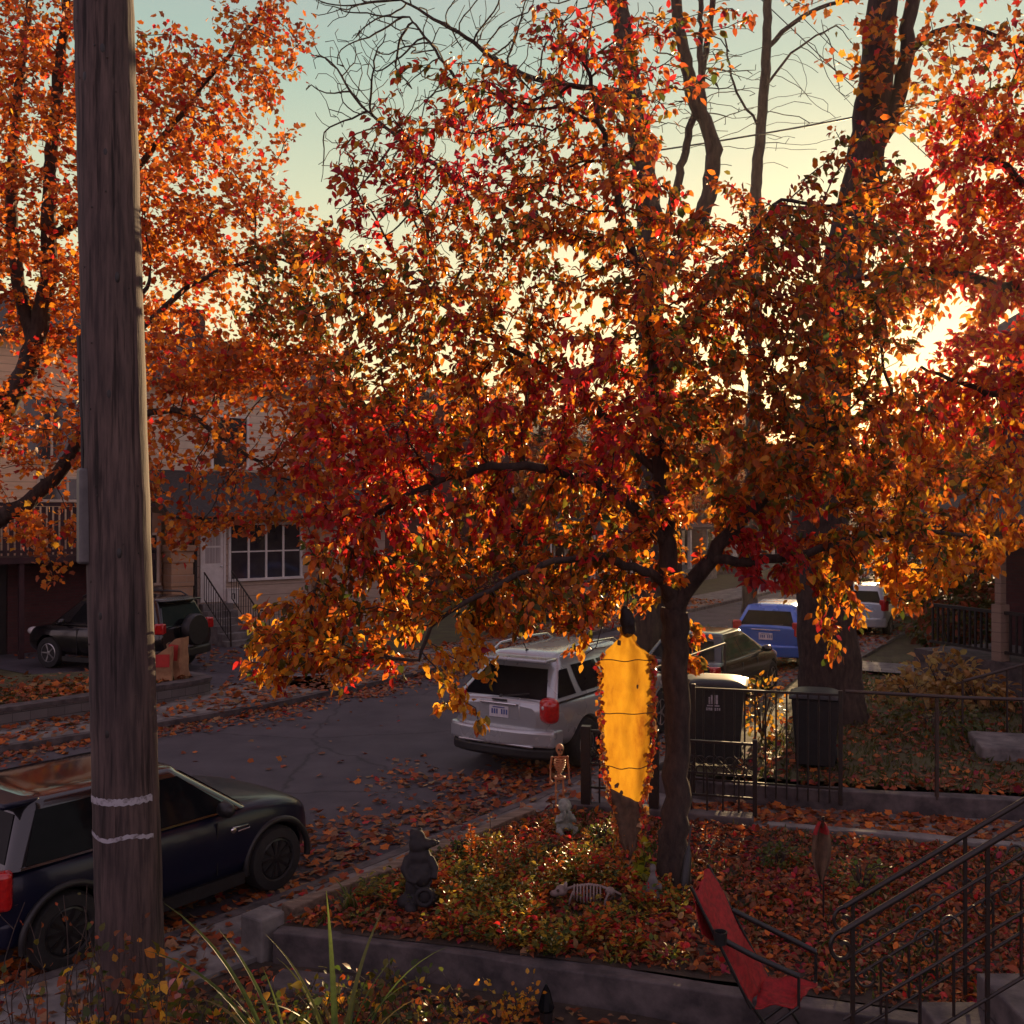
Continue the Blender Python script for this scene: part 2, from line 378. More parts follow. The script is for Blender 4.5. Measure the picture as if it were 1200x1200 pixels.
def tree_mesh(name, pos, par, rad, fixed, tip=.004, ex=2.3, sides=8):
    n = len(pos); ch = [[] for _ in range(n)]
    for i, p in enumerate(par):
        if p >= 0: ch[p].append(i)
    acc = np.zeros(n); r = np.zeros(n)
    for i in range(n-1, -1, -1):
        r[i] = max(tip if not ch[i] else acc[i]**(1/ex), rad[i]) if i >= fixed or rad[i] == 0 else rad[i]
        if par[i] >= 0: acc[par[i]] += min(r[i], .2)**ex if i >= fixed else 0
    V = []; F = []; T = []; off = 0
    starts = [i for i in range(n) if par[i] < 0]
    stack = [(-1, s) for s in starts]
    while stack:
        p, i = stack.pop(); chain = ([p] if p >= 0 else [])+[i]; rr = [min(r[i]*1.1, r[p])] if p >= 0 else []
        rr.append(r[i])
        while ch[i]:
            c = sorted(ch[i], key=lambda q: -r[q]); stack += [(i, q) for q in c[1:]]; i = c[0]; chain.append(i); rr.append(r[i])
        pts = pos[chain]; k = len(pts); mx = max(rr); s = sides*2 if mx > .2 else sides if mx > .05 else 5 if mx > .015 else 3
        tn = np.gradient(pts, axis=0) if k > 1 else np.array([[0, 0, 1.]]); tn = norm(tn)
        u = np.cross(tn[0], [.3, .9, .2]); u /= np.linalg.norm(u)+1e-9
        ang = 2*np.pi*np.arange(s)/s
        for j in range(k):
            u = u-tn[j]*u.dot(tn[j]); u /= np.linalg.norm(u)+1e-9; w = np.cross(tn[j], u)
            lump = 1+(.05*np.sin(ang*3+j*.13)+.035*np.sin(ang*5-j*.21)+.02*np.sin(j*.55) if mx > .08 else 0)
            V.append(pts[j]+(np.outer(np.cos(ang)*lump, u)+np.outer(np.sin(ang)*lump, w))*rr[j])
        for j in range(k-1):
            a = off+j*s
            for q in range(s): F += [a+q, a+(q+1) % s, a+s+(q+1) % s, a+s+q]; T.append(4)
        F += [off+(k-1)*s+q for q in range(s)]; T.append(s)
        off += k*s
    me = np_mesh(name, np.concatenate(V), np.array(F), np.array(T))
    me.polygons.foreach_set('use_smooth', [True]*len(me.polygons))
    return me, r
def in_ell(spec, base=None, hole=None):
    """points through a set of ellipsoids (centre, radii, how many)"""
    out = []
    for c, r, n in spec:
        k = 0
        while k < n:
            q = rng.normal(0, 1, (n, 3)); q /= np.linalg.norm(q, axis=1, keepdims=True); q *= rng.uniform(0, 1, (n, 1))**(1/2.6)
            q = q*np.array(r)+np.array(c)
            for p in q:
                if k >= n: break
                if fnoise(p, .55, 3.1) < -.28: k += .34; continue
                out.append(p); k += 1
    return np.array(out)
def make_tree(name, label, paths, ells, step, infl, kill, leaves=0, lsize=.1, colfn=None, lmat='pear_leaf', tpl='pear', group=None,
              bark='bark', tip=.004, twig_r=.012, iters=140, spread=.12, hang=.5, ex=2.3, keep=None, jit=.25):
    base = Vector(paths[0][0][0])
    t = thing(name, label, 'tree', base, 0, group)
    att = in_ell(ells)
    pos, par, rad, fx = grow(paths, att, step, infl, kill, iters, jit)
    me, r = tree_mesh('trunk', pos, par, rad, fx, tip, ex)
    me.transform(Matrix.Translation(-base)); link_mesh(me, 'trunk', bark, t)
    if leaves:
        tw = np.where(r < twig_r)[0]; tw = tw[tw >= fx]
        k = rng.choice(tw, leaves); p = pos[k]; d = norm(pos[k]-pos[np.maximum(par[k], 0)])
        N = leaves
        p = p+rng.normal(0, spread*.5, (N, 3)); 
        dr = norm(d*.6+rng.normal(0, .55, (N, 3))+np.array([0, 0, -hang])); nr = rng.normal(0, .6, (N, 3))+np.array([0, -.1, .8])
        if keep is not None:
            kk = keep(p); p, dr, nr = p[kk], dr[kk], nr[kk]; N = len(p)
        sz = lsize*rng.uniform(.6, 1.25, N)
        cols = colfn(p)
        me = leaf_mesh('crown', p-np.array(base), dr, nr, sz, cols, tpl); link_mesh(me, 'crown', lmat, t)
    return t
SKY_TINT=(1.0,.86,.62); SKY_STR=.10; SUN_STR=5.0; EXPO=1.0; HAZE=0.00025; SKY_MIX=.88; SKY_H=(6.2,5.1,2.4); SKY_M=(5.0,4.65,2.8); SKY_T=(2.2,2.95,2.5); SKY_Z=(2.35,1.85,2.35); SKY_BH=(4.3,3.0,3.2); SKY_BM=(3.6,2.65,3.4)
# ------------------------------------------------------------------ camera, sky, sun
cam = bpy.data.objects.new('camera', bpy.data.cameras.new('camera')); COL.objects.link(cam); SC.camera = cam
cam.location = (0, 0, CAMZ); cam.rotation_euler = (R(90), 0, 0); cam.data.sensor_width = 36; cam.data.lens = 36; cam.data.clip_end = 2000
SUN_AZ, SUN_EL = R(20.3), R(7.2)
w = bpy.data.worlds.new('World'); SC.world = w; w.use_nodes = True; nt = w.node_tree; bg = nt.nodes['Background']
sky = nt.nodes.new('ShaderNodeTexSky'); sky.sky_type = 'NISHITA'; sky.sun_disc = False
sky.sun_elevation = SUN_EL; sky.sun_rotation = SUN_AZ; sky.air_density = 1.0; sky.dust_density = 2.6; sky.ozone_density = 1.6; sky.altitude = 100
tint = mix_col(nt, 1.0, sky.outputs[0], SKY_TINT, 'MULTIPLY')
tcw = nt.nodes.new('ShaderNodeTexCoord'); spw = nt.nodes.new('ShaderNodeSeparateXYZ'); nt.links.new(tcw.outputs['Generated'], spw.inputs[0])
grad = ramp(nt, spw.outputs['Z'], [(0.0, SKY_H), (.18, SKY_M), (.40, SKY_T), (.62, SKY_Z)])      # thin evening veil, pale at the horizon and cool overhead
dot = nt.nodes.new('ShaderNodeVectorMath'); dot.operation = 'DOT_PRODUCT'; nt.links.new(tcw.outputs['Generated'], dot.inputs[0]); dot.inputs[1].default_value = (math.sin(SUN_AZ), math.cos(SUN_AZ), 0)
back = ramp(nt, spw.outputs['Z'], [(0.0, SKY_BH), (.30, SKY_BM), (1.0, SKY_Z)])                  # the violet side of the dusk sky, away from the sun
mr = nt.nodes.new('ShaderNodeMapRange'); mr.inputs['From Min'].default_value = .55; mr.inputs['From Max'].default_value = -.15; nt.links.new(dot.outputs['Value'], mr.inputs['Value'])
full = mix_col(nt, mr.outputs[0], grad, back)
nt.links.new(mix_col(nt, SKY_MIX, tint, full), bg.inputs[0]); bg.inputs[1].default_value = SKY_STR
sl = bpy.data.lights.new('sun', 'SUN'); sl.energy = SUN_STR; sl.angle = R(.5); sl.color = (1, .68, .35)
so = bpy.data.objects.new('sun', sl); COL.objects.link(so)
sd = Vector((math.sin(SUN_AZ)*math.cos(SUN_EL), math.cos(SUN_AZ)*math.cos(SUN_EL), math.sin(SUN_EL)))
so.rotation_euler = sd.to_track_quat('Z', 'Y').to_euler(); so.location = (0, 0, 30)
SC.view_settings.view_transform = 'Standard'; SC.view_settings.look = 'None'; SC.view_settings.exposure = EXPO
SC.cycles.max_bounces = 8; SC.cycles.transmission_bounces = 6; SC.cycles.diffuse_bounces = 4; SC.cycles.caustics_reflective = False; SC.cycles.caustics_refractive = False

# ------------------------------------------------------------------ ground, road, pavements
def smooth_line(pts, n=10):
    out = []; pts = [Vector((*p, 0)) for p in pts]
    for i in range(len(pts)-1):
        p0, p1, p2, p3 = pts[max(i-1, 0)], pts[i], pts[i+1], pts[min(i+2, len(pts)-1)]
        for k in range(n):
            t = k/n; out.append(.5*(2*p1+(p2-p0)*t+(2*p0-5*p1+4*p2-p3)*t*t+(3*p1-p0-3*p2+p3)*t**3))
    return out+[pts[-1]]
NEAR = smooth_line([(-30, -9), (-12, .6), (-5.2, 6.7), (-2.82, 9.06), (-.28, 12.4), (.98, 14.3), (6.0, 22.9), (12, 33.2), (22.5, 51), (55, 106)])
FAR = smooth_line([(-36, -3), (-20, 5.6), (-13, 10.9), (-7.9, 15.6), (-5.2, 18.4), (-3.8, 20.3), (-2.64, 22.1), (5, 35), (18, 57), (50, 112)])
def offset(line, d):
    out = []
    for i, p in enumerate(line):
        t = (line[min(i+1, len(line)-1)]-line[max(i-1, 0)]).normalized(); out.append(p+Vector((t.y, -t.x, 0))*d)
    return out
def strip(name, A, B, z0, z1, material, kerb=None):
    """slab between two lines, top at z1"""
    mb = MB(); k = len(A)
    vs = [(p.x, p.y, z1) for p in A]+[(p.x, p.y, z1) for p in B]
    fs = [(i, k+i, k+i+1, i+1) for i in range(k-1)]
    if z0 is not None:
        vs += [(p.x, p.y, z0) for p in A]+[(p.x, p.y, z0) for p in B]
        fs += [(i, i+1, 2*k+i+1, 2*k+i) for i in range(k-1)]+[(k+i+1, k+i, 3*k+i, 3*k+i+1) for i in range(k-1)]
    mb.add(vs, fs); o = mb.build(name, material); tag(o, kind='structure')
    return o
g = MB(); g.add([(-400, -60, -.03), (400, -60, -.03), (400, 600, -.03), (-400, 600, -.03)], [(0, 1, 2, 3)])
tag(g.build('ground', 'grass_soil'), kind='structure')
def resamp(A, n=80):
    L = [0]
    for i in range(len(A)-1): L.append(L[-1]+(A[i+1]-A[i]).length)
    out = []
    for k in range(n+1):
        l = L[-1]*k/n; i = min(int(np.searchsorted(L, l, 'right'))-1, len(A)-2); out.append(A[i].lerp(A[i+1], (l-L[i])/max(L[i+1]-L[i], 1e-6)))
    return out
FA, NE = resamp(FAR), resamp(NEAR)
strip('road', FA, NE, None, 0, 'asphalt')
FK = offset(FAR, -.16)
strip('kerb', FK, offset(FAR, 0), -.03, .11, 'old_concrete')
strip('pavement', offset(FAR, -2.2), FK, -.03, .10, 'concrete')
strip('kerb', NEAR, offset(NEAR, .13), -.03, .055, 'old_concrete')
strip('pavement', offset(NEAR, .13), offset(NEAR, .98), -.03, .05, 'concrete')
# far front yards: packed drive and grass behind the pavement
strip('front_yard', offset(FAR, -14), offset(FAR, -2.2), None, .07, 'grass_soil')
dv = MB(); dv.add([(-6.2, 20.4, .085), (-3.6, 24.3, .085), (-9.2, 30.5, .085), (-14.5, 25.6, .085), (-11, 23)+(.085,)], [(0, 1, 2, 3, 4)])
tag(dv.build('driveway', 'asphalt'), kind='structure')

# far lawn behind the low block wall
LW = smooth_line([(-16, 9.8), (-12, 13.3), (-8.6, 17.0), (-6.9, 19.0), (-6.05, 20.1), (-6.15, 20.6), (-6.9, 21.2)], 6)
mb = MB(); A = offset(LW, 0); B = offset(LW, -.26); k = len(A)
for (Q, z) in ((A, .02), (A, .36), (B, .36), (B, .02)): mb.v += [(p.x, p.y, z) for p in Q]
for q in range(3): mb.f += [(q*k+i, q*k+i+1, (q+1)*k+i+1, (q+1)*k+i) for i in range(k-1)]
mb.f += [(k-1, 2*k-1, 3*k-1, 4*k-1), (0, 3*k, 2*k, k)]
bw = thing('garden_wall', 'low curved grey block wall holding up the lawn across the street', 'wall', (-8.6, 17, 0))
o = mb.build('block_course', 'block_wall', bw); o.location = (8.6, -17, 0)
mb = MB(); A = offset(LW, .03); B = offset(LW, -.30)
for (Q, z) in ((A, .362), (A, .43), (B, .43), (B, .362)): mb.v += [(p.x, p.y, z) for p in Q]
for q in range(3): mb.f += [(q*k+i, q*k+i+1, (q+1)*k+i+1, (q+1)*k+i) for i in range(k-1)]
mb.f += [(k-1, 2*k-1, 3*k-1, 4*k-1), (0, 3*k, 2*k, k)]
o = mb.build('coping', 'old_concrete', bw, bevel=.01); o.location = (8.6, -17, 0)
mb = MB(); n = len(LW); IN = [Vector((-22, 14.5, 0))]*0
inner = [Vector((-20+13.0*i/(n-1), 15.5+6.2*i/(n-1), 0)) for i in range(n)]
B = offset(LW, -.28)
mb.sheet(lambda u, v: (lambda a, b: (a.x+(b.x-a.x)*v, a.y+(b.y-a.y)*v, .33+.14*math.sin(v*2.2)+.02*math.sin(u*31+v*9)))(B[int(round(u*(n-1)))], inner[int(round(u*(n-1)))]), n-1, 10)
tag(mb.build('lawn', 'grass_soil', smooth=60), kind='structure')

# our garden bed, raised behind concrete kerbs
def wallpath(name, label, pts, h, wd, material, cat='wall', z0=-.03, bev=.012, cap=None, rough=.01):
    base = pts[len(pts)//2]; t = None
    mb = MB(); L = []
    for a, b in zip(pts[:-1], pts[1:]):
        a, b = Vector(a), Vector(b); m = max(1, int((b-a).length/.4)); L += [a.lerp(b, k/m) for k in range(m)]
    L.append(Vector(pts[-1])); k = len(L)
    rings = []
    for i, p in enumerate(L):
        tg = (L[min(i+1, k-1)]-L[max(i-1, 0)]); tg.z = 0; tg.normalize(); nn = Vector((tg.y, -tg.x, 0))*wd/2
        j = [random.uniform(-rough, rough) for _ in range(4)]
        z = p.z+h
        rings.append([(p.x+nn.x, p.y+nn.y, p.z+z0), (p.x+nn.x*(1+j[0]*3), p.y+nn.y*(1+j[0]*3), z+j[1]), (p.x-nn.x*(1+j[2]*3), p.y-nn.y*(1+j[2]*3), z+j[3]), (p.x-nn.x, p.y-nn.y, p.z+z0)])
    mb.v = [q for r_ in rings for q in r_]
    for i in range(k-1):
        for q in range(4): mb.f.append((i*4+q, (i+1)*4+q, (i+1)*4+(q+1) % 4, i*4+(q+1) % 4))
    mb.f += [(0, 1, 2, 3), tuple((k-1)*4+q for q in (3, 2, 1, 0))]
    o = mb.build(name, material, bevel=bev); return tag(o, label, cat)
B1, B2, B3, B4 = Vector((-2.08, 8.5, 0)), Vector((.42, 11.95, 0)), Vector((5.2, 10.55, 0)), Vector((2.7, 6.95, 0))
wallpath('garden_wall', 'low concrete retaining wall along the front of the leafy garden bed', [B1+Vector((.14, -.05, 0)), (-.7, 8.12, 0), (.6, 7.7, 0), (1.5, 7.38, 0), B4, (6.6, 5.85, 0)], .27, .16, 'old_concrete')
wallpath('garden_edging', 'weathered timber edging between the garden bed and the pavement', [(-1.94, 8.83, .0), (-1.2, 9.83, .0), (-.35, 10.97, .0), (.22, 11.72, .02)], .30, .15, 'timber', 'edging', rough=.02)
mb = MB(); mb.box(-.13, .13, -.13, .13, -.03, .36); o = mb.build('corner_post', 'concrete', bevel=.02); o.location = (-2.08, 8.55, 0); o.rotation_euler.z = R(-35)
tag(o, 'squared concrete post at the near corner of the garden bed', 'post')
mb = MB(); mb.box(-.3, .3, -.16, .16, 0, .14); o = mb.build('concrete_block', 'old_concrete', bevel=.02); o.location = (-1.55, 7.85, -.03); o.rotation_euler.z = R(-12)
tag(o, 'loose concrete block lying at the foot of the bed wall', 'block')
wallpath('garden_wall', 'low concrete wall carrying the ornamental iron panels at the back of the bed', [(.5, 11.98, 0), (1.6, 11.68, 0), (2.68, 11.37, 0)], .33, .2, 'old_concrete')
wallpath('garden_wall', 'worn stone kerb between the garden bed and the side path', [(2.82, 11.32, 0), (3.9, 11.0, 0), (5.3, 10.55, 0), (9.2, 9.4, 0)], .27, .16, 'concrete')
def quad_sheet(name, q, zf, nu, nv, material):
    mb = MB(); q = [Vector(p) for p in q]
    def F(u, v):
        p = q[0].lerp(q[1], u).lerp(q[3].lerp(q[2], u), v); return (p.x, p.y, zf(p.x, p.y, u, v))
    mb.sheet(F, nu, nv); return tag(mb.build(name, material, smooth=60), kind='structure')
def bedz(x, y, u=None, v=None):
    return .23+.09*math.exp(-((x-.6)**2+(y-9.4)**2)/5)+.02*noise.noise(Vector((x*2.1, y*2.1, 1)))
BED = [(-2.0, 8.52, 0), (6.6, 6.0, 0), (9.2, 9.35, 0), (.42, 11.9, 0)]
quad_sheet('garden_soil', BED, bedz, 70, 34, 'soil')
# side path and the neighbour's yard behind its kerb
def pathz(x, y, u, v): return .10
quad_sheet('path', [(.75, 12.02, 0), (9.5, 9.3, 0), (9.5, 11.9, 0), (2.0, 13.45, 0)], lambda x, y, u, v: .11+.004*noise.noise(Vector((x, y, 0))), 20, 8, 'concrete')
KB = [(1.75, 13.3, 0), (2.6, 12.75, 0), (4.4, 12.3, 0), (9.5, 11.3, 0)]
wallpath('garden_wall', "dark concrete kerb holding back the neighbour's lawn", KB, .34, .2, 'old_concrete')
YARD = [(1.9, 13.3, 0), (10.5, 11.4, 0), (14, 25, 0), (6.9, 22.6, 0)]
def yardz(x, y, u=0, v=0): return .31+.012*max(0, y-12.5)+.02*noise.noise(Vector((x, y, 4)))
quad_sheet('lawn', YARD, yardz, 24, 24, 'grass_soil')
wallpath('garden_edging', "concrete edge of the neighbour's lawn along the pavement", [(1.78, 13.5, 0), (3.6, 16.6, 0), (6.85, 22.3, 0)], .33, .14, 'concrete', 'edging')
quad_sheet('path', [(6.0, 21.3, 0), (14, 17.2, 0), (14.4, 18.4, 0), (6.7, 22.4, 0)], lambda x, y, u, v: .37+.012*max(0, y-12.5)*.9+.03, 4, 4, 'concrete')
# our own ground under the window
quad_sheet('ground', [(-9, -1, 0), (7, -1, 0), (6.5, 8.5, 0), (-2.4, 8.4, 0)], lambda x, y, u, v: .012+.02*noise.noise(Vector((x*1.5, y*1.5, 9)))-.0, 24, 24, 'soil')

# ------------------------------------------------------------------ houses
class House:
    """local x runs along the street front, y goes into the house"""
    def __init__(s, name, label, cat, org, ang, group=None):
        s.t = thing(name, label, cat, org, ang, group)
    def part(s, name, mb, material, parent=None, **k): return mb.build(name, material, parent or s.t, **k)
    def window(s, x0, x1, z0, z1, y, nx=2, nz=2, material='white_paint', dark=False, curt=True):
        f = MB(); fw = .07
        f.box(x0-fw, x0, y-.06, y+.03, z0-fw, z1+fw); f.box(x1, x1+fw, y-.06, y+.03, z0-fw, z1+fw)
        f.box(x0, x1, y-.06, y+.03, z1, z1+fw); f.box(x0-.1, x1+.1, y-.10, y-.062, z0-fw, z0-.002); f.box(x0, x1, y-.058, y+.03, z0-fw, z0)
        for i in range(1, nx): c = x0+(x1-x0)*i/nx; f.box(c-.03, c+.03, y-.045, y-.012, z0, z1)
        for i in range(1, nz):
            c = z0+(z1-z0)*i/nz
            for q in range(nx): f.box(x0+(x1-x0)*q/nx+.031, x0+(x1-x0)*(q+1)/nx-.031, y-.04, y-.012, c-.02, c+.02)
        w_ = s.part('window', f, material)
        g = MB(); g.box(x0, x1, y-.011, y-.003, z0, z1); s.part('pane', g, 'house_glass', w_)
        return w_
    def door(s, x0, x1, z0, z1, y, material='white_paint'):
        d = MB(); d.box(x0, x1, y-.03, y-.004, z0, z1); fw = .06
        d.box(x0-fw, x0-.004, y-.06, y-.004, z0, z1+fw); d.box(x1+.004, x1+fw, y-.06, y-.004, z0, z1+fw); d.box(x0, x1, y-.06, y-.004, z1+.004, z1+fw)
        o = s.part('door', d, material)
        g = MB(); m = (z0+z1)/2+.05; xm = .11*(x1-x0)+.02
        g.box(x0+xm, x1-xm, y-.036, y-.031, m, m+.45*(z1-m)); g.box(x0+xm, x1-xm, y-.036, y-.031, m+.5*(z1-m), z1-.14)
        s.part('pane', g, 'curtain', o)
        h = MB(); h.ball((x1-.07, y-.07, z0+1.0), .03); h.tube([(x1-.07, y-.03, z0+1.0), (x1-.07, y-.07, z0+1.0)], .012); s.part('handle', h, 'chrome', o)
        return o
    def gable(s, x0, x1, y0, y1, z0, zr, material, ov=.35, th=.14, name='roof'):
        ym = (y0+y1)/2; a = (zr-z0)/(ym-y0)
        mb = MB()
        prof = [(y0-ov, z0-a*ov), (ym, zr), (y1+ov, z0-a*ov), (y1+ov, z0-a*ov+th), (ym, zr+th), (y0-ov, z0-a*ov+th)]
        mb.v = [(x0-ov, y, z) for y, z in prof]+[(x1+ov, y, z) for y, z in prof]
        mb.f = [(0, 1, 4, 5), (1, 2, 3, 4), (6, 11, 10, 7), (7, 10, 9, 8)]+[(i, 6+i, 6+(i+1) % 6, (i+1) % 6) for i in range(6)]
        return s.part(name, mb, material)
    def walls(s, x0, x1, y0, y1, z0, z1, zr, material):
        ym = (y0+y1)/2; mb = MB()
        prof = [(y0, z0), (y1, z0), (y1, z1), (ym, zr), (y0, z1)]
        mb.v = [(x0, y, z) for y, z in prof]+[(x1, y, z) for y, z in prof]
        mb.f = [(0, 1, 2, 3, 4)[::-1], (5, 6, 7, 8, 9)]+[(i, (i+1) % 5, 5+(i+1) % 5, 5+i) for i in range(5)]
        return s.part('wall', mb, material)
EA = math.atan2(.669, .743)
# the house with the glazed porch
H = House('house', 'cream sided house with a dark porch roof, glazed porch and brick pillar', 'house', (-9.2, 28, .07), EA)
H.walls(-1.3, 7.2, 2.0, 10, 0, 7.5, 9.4, 'tan_siding'); rf = H.gable(-1.3, 7.2, 2.0, 10, 7.5, 9.4, 'red_shingle')
ch = MB(); ch.box(3.2, 3.9, 6.4, 7.0, 8.6, 10.6); H.part('chimney', ch, 'red_brick', rf, bevel=.02)
wp = MB(); wp.box(.62, 7.0, .10, 1.998, 0, 3.42); H.part('porch_wall', wp, 'lower_siding')
pr = MB(); pr.add([(-.35, -.5, 3.44), (7.25, -.5, 3.44), (7.25, 1.99, 4.72), (-.35, 1.99, 4.72), (-.35, -.5, 3.58), (7.25, -.5, 3.58), (7.25, 1.99, 4.86), (-.35, 1.99, 4.86)], [(3, 2, 1, 0), (4, 5, 6, 7), (0, 1, 5, 4), (1, 2, 6, 5), (2, 3, 7, 6), (3, 0, 4, 7)])
pro = H.part('porch_roof', pr, 'shingle')
gt = MB(); gt.tube([(-.4, -.56, 3.5), (7.3, -.56, 3.5)], .065, 8); gt.tube([(.52, -.56, 3.45), (.52, -.5, 3.3), (.52, -.14, 3.05), (.52, -.10, 2.8), (.52, -.10, .15)], .06, 8); H.part('gutter', gt, 'dark_trim', smooth=50)
pl = MB()
for k in range(8): pl.box(-.20-.02*(k % 2), .42+.02*(k % 2), -.2-.02*(k % 2), .42, .32*k, .32*k+.318)
pl.box(-.26, .48, -.27, .44, 2.56, 2.72); pl.box(-.12, .34, -.12, .38, 2.722, 3.43); H.part('brick_pillar', pl, 'tan_brick', bevel=.015)
p2 = MB(); p2.box(4.3, 4.8, -.2, .095, 0, 2.5); p2.box(4.2, 4.9, -.28, .097, 2.502, 2.66); p2.box(4.4, 4.7, -.1, .096, 2.662, 3.43); H.part('brick_pillar', p2, 'tan_brick', bevel=.015)
H.door(.80, 1.44, 1.10, 3.17, .10); H.window(1.66, 3.9, 1.72, 3.26, .10, 4, 2)
cu = MB(); cu.sheet(lambda u, v: (1.68+2.2*u, .090+.004*math.sin(u*80), 1.75+1.5*v), 60, 1)
mbx = MB(); mbx.box(1.52, 1.86, -.06, .098, 1.02, 1.42); mbx.box(1.50, 1.88, -.08, .097, 1.422, 1.46); mb_ = H.part('mailbox', mbx, 'white_paint', bevel=.01)
nb = MB(); nb.box(1.62, 1.65, -.066, -.061, 1.16, 1.32); nb.box(1.70, 1.73, -.066, -.061, 1.16, 1.32); nb.box(1.651, 1.70, -.066, -.061, 1.30, 1.32); H.part('house_number', nb, 'dark_trim', mb_)
st = MB()
for k in range(6): st.box(.72, 1.62, -.28*(k+1)+.098, -.28*k+.096, 0, 1.06-.18*k)
H.part('porch_steps', st, 'concrete', bevel=.01)
H.window(2.05, 3.15, 5.0, 6.5, 2.0, 1, 2); H.window(5.3, 6.2, 5.0, 6.5, 2.0, 1, 2)
# low wing left of the pillar
lw = MB(); lw.box(-1.25, -.27, .3, 1.99, 0, 3.6); H.part('brick_wing', lw, 'tan_brick'); H.window(-1.1, -.42, 1.7, 3.0, .3, 1, 1, 'cream_paint')
sl_ = MB(); sl_.box(-1.27, -.262, .24, .298, 1.48, 1.6); H.part('stone_band', sl_, 'concrete')
# railing of the porch steps: a thing of its own
rl = thing('stair_railing', 'thin black iron railing on the porch steps of the cream house', 'railing', (-9.2, 28, .07), EA)
for sx in (.76, 1.58):
    a = MB(); a.tube([(sx, -.15, 1.95), (sx, -1.7, .95), (sx, -1.75, .05)], .022, 6)
    a.tube([(sx, -.15, 1.2), (sx, -1.7, .2)], .014, 6)
    for k in range(12): y = -.15-1.55*k/11; z = 1.95-1.0*k/11; a.tube([(sx, y, z-.78), (sx, y, z)], .011, 5)
    a.build('side_rail', 'iron', rl)
a = MB(); a.tube([(1.62, -1.7, .95), (4.4, -1.7, .95)], .02, 6); a.tube([(1.62, -1.7, .2), (4.4, -1.7, .2)], .014, 6)
for k in range(20): x = 1.62+2.78*k/19; a.tube([(x, -1.7, 0), (x, -1.7, .95)], .011, 5)
a.build('front_rail', 'iron', rl)

# the house with the slatted balcony on the left
H = House('house', 'beige sided house with a maroon slatted balcony over a dark garage', 'house', (-10.35, 28.35, .07), EA)
H.walls(-10, 0, .0, 8, 0, 8.2, 9.8, 'cream_siding'); H.gable(-10, 0, .0, 8, 8.2, 9.8, 'shingle')
for xa_, xb_ in ((-3.4, -.02), (-9.9, -6.4)): b_ = MB(); b_.box(xa_, xb_, -.12, -.004, 0, 2.5); H.part('brick_base', b_, 'red_brick')
gd = MB(); gd.box(-6.39, -3.41, -.05, -.004, .0, 2.5); H.part('garage_door', gd, 'dark_trim')
bal = MB(); bal.box(-9.9, -.05, -1.3, -.122, 2.36, 2.52); bal.bar((-9.9, -1.28, 3.82), (-.05, -1.28, 3.82), .09); bal.bar((-9.9, -1.28, 2.66), (-.05, -1.28, 2.66), .07)
k = 0; x = -9.85
while x < -.1: bal.box(x, x+.10, -1.31, -1.29, 2.56, 3.76); x += .15
bo = H.part('balcony', bal, 'maroon')
for x in (-9.8, -6.4, -3.4, -.15): po = MB(); po.box(x-.06, x+.06, -1.26, -1.14, 0, 2.358); H.part('balcony_post', po, 'maroon')
H.window(-3.0, -1.6, 5.0, 6.6, 0, 2, 1, 'cream_paint'); H.window(-7.6, -6.0, 5.0, 6.6, 0, 2, 1, 'cream_paint')
H.window(-2.6, -1.2, 3.9+.06, 4.5, 0, 2, 1, 'cream_paint')

# the row beyond, along the far side of the street and behind the neighbour
def row_house(label, org, ang, wd, dp, h, zr, wallm, roofm, porch=True, seed=0):
    H = House('house', label, 'house', org, ang, 'houses along the street')
    H.walls(0, wd, 0, dp, 0, h, zr, wallm); rf = H.gable(0, wd, 0, dp, h, zr, roofm)
    c = MB(); c.box(wd*.7, wd*.7+.6, dp*.55, dp*.55+.6, zr-1.2, zr+1.0); H.part('chimney', c, 'red_brick', rf)
    if porch:
        p = MB(); p.add([(.2, -2, 2.7), (wd-.2, -2, 2.7), (wd-.2, -.004, 3.6), (.2, -.004, 3.6), (.2, -2, 2.84), (wd-.2, -2, 2.84), (wd-.2, -.004, 3.74), (.2, -.004, 3.74)], [(3, 2, 1, 0), (4, 5, 6, 7), (0, 1, 5, 4), (1, 2, 6, 5), (2, 3, 7, 6), (3, 0, 4, 7)])
        H.part('porch_roof', p, roofm)
        for x in (.4, wd*.5, wd-.4): q = MB(); q.box(x-.08, x+.08, -1.95, -1.79, 0, 2.74); H.part('porch_post', q, 'white_paint')
        f = MB(); f.box(.3, wd-.3, -1.98, -.004, 0, .7); H.part('porch_floor', f, 'concrete')
    H.door(wd*.62, wd*.62+.9, .72, 2.66, 0); H.window(.8, wd*.5, 1.5, 2.6, 0, 2, 1); H.window(.8, 2.2, 4.4, 5.9, 0, 1, 2); H.window(wd-2.4, wd-1.0, 4.4, 5.9, 0, 1, 2)
    return H.t
ER = math.atan2(.866, .5)
rows = [('dark red brick house just past the cream house', 36.5, 'red_brick', 'shingle', 8.0), ('tan sided house in the middle of the far row', 46.5, 'tan_siding', 'red_shingle', 7.4),
        ('dull grey house three doors past the cream house', 56.5, 'dull_siding', 'shingle', 7.8), ('brick house near the far end of the row', 66.5, 'red_brick', 'red_shingle', 7.0),
        ('tan sided house second from the street end', 76.5, 'tan_siding', 'shingle', 7.4), ('dull grey house closing the far row', 86.5, 'dull_siding', 'red_shingle', 7.6)]
rows += [('red brick house past the street bend', 97, 'red_brick', 'shingle', 7.8), ('tan house past the street bend', 107.5, 'tan_siding', 'red_shingle', 7.6), ('grey house past the street bend', 118, 'dull_siding', 'shingle', 7.6), ('last brick house before the wood', 129, 'red_brick', 'shingle', 7.8)]
